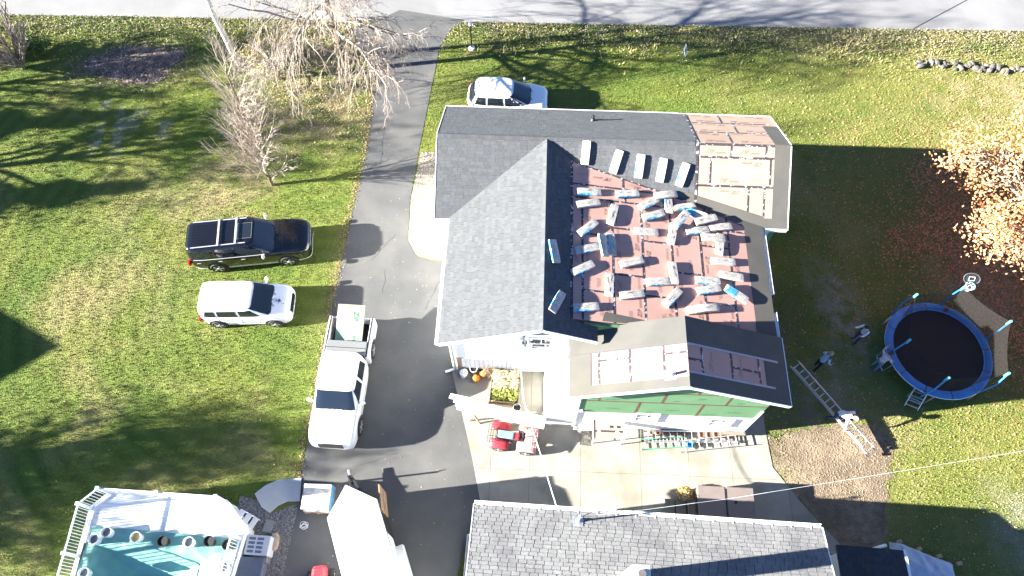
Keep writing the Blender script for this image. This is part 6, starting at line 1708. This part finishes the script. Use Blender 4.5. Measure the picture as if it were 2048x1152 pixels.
w_ = person((1708, 682), 200, 'person in a black jacket over a white top and blue jeans, left of the trampoline', wht_sh, denim, br_hair, bend=.12, stride=.06, arms=((1.1, .1), (1.1, .1)), sleeve_long=True)
jk = MB(); rows = []
for z, a, b in ((.86, .135, .165), (1.0, .15, .175), (1.2, .165, .19), (1.36, .15, .195), (1.45, .09, .13)):
    rows.append([(a * math.cos(t) + .12 * (z - .95) * .9, b * math.sin(t), z) for t in [math.pi * (.3 + 1.4 * i / 16) for i in range(17)]])
jk.grid(rows).build('jacket', blk, w_, smooth=True, angle=0, solid=.015)
person((1662, 838), -38, 'person in a white T-shirt and jeans bending over the carried ladder', wht_sh, denim, grey_hair, bend=.95, stride=.25, arms=((.4, .6), (.2, .6)), build=1.25, knee=.25)

# ================================================================== TREES
def grow(base, levels, seed, trunk_dir=(0, 0, 1), r0=.2, minr=.007):
    """levels: (length, children, spread angle, start fraction, bend up(+)/down(-), steps)"""
    r2 = np.random.default_rng(seed); segs = [[] for _ in levels]; tips = []
    def branch(p, d, r, li, scale):
        L, nc, ang, sf, up, st = levels[li]; L *= scale; p = p.copy(); d = d / np.linalg.norm(d); pts = [(p.copy(), d.copy(), r)]
        rend = max(minr, r * (.35 if li < len(levels) - 1 else .5))
        for k in range(st):
            nd_ = d + r2.normal(0, .13 if li else .05, 3); nd_[2] += up * (k + 1) / st; nd_ /= np.linalg.norm(nd_)
            q = p + nd_ * L / st; ra_ = max(minr, r + (rend - r) * k / st); rb_ = max(minr, r + (rend - r) * (k + 1) / st)
            if q[2] < .05: q[2] = .05
            segs[li].append((*p, *q, ra_, rb_)); p, d = q, nd_; pts.append((p.copy(), d.copy(), rb_))
        if li + 1 < len(levels):
            for c in range(nc):
                t = sf + (1 - sf) * (c + r2.uniform(0, 1)) / nc; i = min(st - 1, int(t * st)); f = t * st - i
                pp = pts[i][0] + (pts[i + 1][0] - pts[i][0]) * f; dd = pts[i][1]; rr_ = pts[i][2]
                ax = np.cross(dd, r2.normal(0, 1, 3)); ax /= np.linalg.norm(ax) + 1e-9; a = ang * r2.uniform(.7, 1.3)
                nd_ = dd * math.cos(a) + np.cross(ax, dd) * math.sin(a)
                branch(pp, nd_, max(minr, rr_ * .55), li + 1, scale * (1.15 - .55 * t) * r2.uniform(.75, 1.25) if li else (1.2 - .5 * t) * r2.uniform(.75, 1.2))
        else: tips.append(p)
    branch(np.array([0, 0, 0.]), np.array(trunk_dir, float), r0, 0, 1.)
    return segs, np.array(tips)
def tree(name, label, cat, px, levels, seed, mats, trunk_dir=(0, 0, 1), r0=.2, minr=.007, group=None, leaves_=None, at=None):
    b = G(*px) if at is None else Vector(at)
    e = empty(name, (b.x, b.y, 0), 0, label, cat, group)
    segs, tips = grow(b, levels, seed, trunk_dir, r0, minr)
    segmesh('trunk', segs[0], 10, mats[0], e)
    if len(segs) > 1 and segs[1]: segmesh('limbs', segs[1], 6, mats[1], e)
    rest = [s for l in segs[2:] for s in l]
    if rest: o = segmesh('twigs', rest, 3, mats[2], e, smooth=False); o['kind'] = 'stuff'
    if leaves_:
        n, sz, spread, mat = leaves_; r2 = np.random.default_rng(seed + 9)
        C = tips[r2.integers(0, len(tips), n)] + r2.normal(0, spread, (n, 3)); C[:, 2] = np.maximum(C[:, 2], .4)
        u = r2.normal(0, 1, (n, 3)); u /= np.linalg.norm(u, axis=1, keepdims=True); f = np.cross(u, r2.normal(0, 1, (n, 3))); f /= np.linalg.norm(f, axis=1, keepdims=True); s = sz * r2.uniform(.5, 1.4, (n, 1))
        soup('foliage', np.stack([C - u * s, C - f * s * .6, C + u * s, C + f * s * .6], 1), 4, mat, e)
    return e
tree('bare_tree', 'large bare tree with drooping pale twigs overhanging the driveway entrance', 'tree', (694, 142),
     [(9.8, 26, 1.2, .22, .02, 9), (5.2, 11, .85, .15, -.02, 6), (2.5, 7, .8, .15, -.55, 4), (1.3, 4, .7, .2, -.85, 3), (.6, 0, .5, 0, -.7, 2)], 11, (bark, pale_bark, twig), r0=.17, minr=.0055)
tree('birch_tree', 'white-barked birch trunk leaning at the top left of the lawn', 'tree', (478, 128),
     [(11.0, 12, .9, .5, .0, 10), (2.8, 8, .7, .2, .1, 5), (1.4, 6, .7, .2, -.3, 3), (.6, 0, .6, 0, -.4, 2)], 5, (birch_m, birch_m, twig), trunk_dir=(.015, .0, 1), r0=.17)
tree('small_bare_tree', 'narrow bare young tree with dense upright tan twigs on the left lawn', 'tree', (545, 370),
     [(7.6, 38, .55, .03, .0, 8), (2.7, 13, .5, .1, .14, 5), (1.15, 5, .5, .15, .12, 3), (.5, 0, .5, 0, .1, 2)], 21, (bark, tan_twig, twig), trunk_dir=(-.03, 0, 1), r0=.085, minr=.0048)
tree('bare_bush', 'bare many-stemmed bush with a dark base at the left edge', 'bush', (48, 136),
     [(.3, 34, .55, .0, .0, 2), (2.7, 7, .45, .3, .06, 5), (.9, 4, .5, .2, .05, 3), (.4, 0, .5, 0, .0, 2)], 31, (bark, old_wood, tan_twig), r0=.16, minr=.006)
tree('weeping_shrub', 'tangled pale weeping shrub between the birch and the large bare tree', 'shrub', (560, 158),
     [(1.8, 22, 1.0, .3, .0, 4), (2.4, 10, .6, .2, -.25, 5), (1.1, 5, .6, .2, -.6, 3), (.5, 0, .5, 0, -.6, 2)], 41, (bark, pale_bark, twig), r0=.1, minr=.0055)
tree('yellow_bush', 'small bush with yellow-green leaves beside the birch trunk', 'bush', (522, 126),
     [(.4, 12, .7, .0, .0, 2), (1.0, 5, .5, .3, .1, 3), (.4, 0, .5, 0, .0, 2)], 43, (bark, bark, tan_twig), r0=.06, leaves_=(900, .06, .16, M('yellow_leaves', (.38, .33, .05), .8, .2, 3, island=.4)))
tree('green_bush', 'low dark green bush behind the bare bush at the left edge', 'bush', (80, 104),
     [(.3, 14, .8, .0, .0, 2), (.8, 5, .5, .3, .1, 3), (.3, 0, .5, 0, .0, 2)], 44, (bark, bark, bark), r0=.06, leaves_=(1500, .06, .15, M('dark_green_leaves', (.05, .1, .02), .8, .2, 3, island=.4)))
leaf_o = M('orange_leaves', (.46, .2, .08), .75, .2, .7, island=.3, col2=(.54, .33, .175), c2scale=.5, c2lo=.42, c2hi=.62)
tree('oak_tree', 'oak with orange and cream autumn leaves at the right edge', 'tree', (2082, 590),
     [(10.8, 34, 1.15, .18, .0, 8), (6.0, 12, .7, .25, .08, 5), (1.6, 6, .7, .2, .05, 4), (.7, 0, .6, 0, .0, 2)], 51, (bark, pale_bark, twig), r0=.26, leaves_=(120000, .066, .33, leaf_o))
# trees and a house west of the lawn, outside the picture, whose shade falls across it
dk = M('evergreen_needles', (.03, .055, .025), .85, .3, 1, island=.4)
def evergreen(label, at, h, r, seed):
    e = empty('evergreen_tree', at, 0, label, 'tree', 'evergreens west of the lawn'); r2 = np.random.default_rng(seed)
    MB().tube((0, 0, 0), (0, 0, h * .95), .22, .03, 10).build('trunk', bark, e)
    n = 5200; t = r2.uniform(0, 1, n) ** .8; z = h * (.12 + .86 * t); rad = r * (1 - t) ** .8 * np.sqrt(r2.uniform(.05, 1, n)) * (.7 + .5 * np.sin(z * 5 + seed)); a = r2.uniform(0, 6.28, n)
    C = np.stack([rad * np.cos(a), rad * np.sin(a), z], 1); d = np.stack([np.cos(a), np.sin(a), np.full(n, -.25)], 1); f = np.stack([-np.sin(a), np.cos(a), r2.normal(0, .3, n)], 1); s = r2.uniform(.2, .5, (n, 1))
    soup('crown', np.stack([C - d * s, C - f * s * .35, C + d * s, C + f * s * .35], 1), 4, dk, e)
for i, (x, y, h, r, lab) in enumerate(((-45, 18.5, 8.6, 2.4, 'tall evergreen outside the picture, west of the mulch bed'), (-49, 23.0, 9.3, 2.2, 'evergreen outside the picture, west of the bare bush'), (-52, 27.6, 8.8, 1.5, 'narrow evergreen outside the picture by the road'),
                                    (-47, 1.2, 8.8, 2.4, 'evergreen outside the picture, west of the pool deck'), (-44, 4.6, 8.2, 2.0, 'smaller evergreen outside the picture, west of the lower lawn'), (-57, 33, 8.5, 1.8, 'evergreen outside the picture beside the road verge'))):
    evergreen(lab, (x, y, 0), h, r, 60 + i)
for i, (x, y, lab) in enumerate(((-38, 21.5, 'brown-leaved maple outside the picture to the west'), (-37.5, 5.6, 'brown-leaved maple outside the picture near the pool deck'), (-42, 27.0, 'brown-leaved maple outside the picture near the road'), (-40.5, 3.0, 'brown-leaved maple outside the picture, closest to the lower lawn'))):
    tree('maple_tree', lab, 'tree', None, [(8.2, 16, .8, .25, .05, 7), (3.6, 9, .7, .2, .1, 5), (2.0, 6, .6, .2, .1, 3), (.9, 0, .5, 0, 0, 2)], 70 + i, (bark, bark, bark), r0=.25, minr=.02, at=(x, y, 0), leaves_=((2600, 3000, 1600, 2200)[i], .11, .4, M('brown_leaves', (.2, .12, .06), .8, .2) if i == 0 else bpy.data.materials['brown_leaves']))
nb_ = empty('neighbour_house', (-42.2, 10.1, 0), 0, 'neighbouring house west of the lawn, outside the picture', 'house')
MB().prism(rectp(-16, -6.0, -.3, 6.0), 0, 4.0).build('wall', siding, nb_)
for s in (1, -1): MB().add([(-16.3, 0, 7.0), (0, 0, 7.0), (0, s * 6.4, 3.9), (-16.3, s * 6.4, 3.9), (-16.3, 0, 6.85), (0, 0, 6.85), (0, s * 6.4, 3.75), (-16.3, s * 6.4, 3.75)], [(0, 1, 2, 3), (7, 6, 5, 4), (0, 4, 5, 1), (1, 5, 6, 2), (2, 6, 7, 3), (3, 7, 4, 0)]).build('roof', dark_sh, nb_)
MB().add([(-.3, -6, 4), (-.3, 6, 4), (-.3, 0, 6.9), (-.5, -6, 4), (-.5, 6, 4), (-.5, 0, 6.9)], [(0, 1, 2), (5, 4, 3), (0, 3, 4, 1), (1, 4, 5, 2), (2, 5, 3, 0)]).build('gable', siding, nb_)
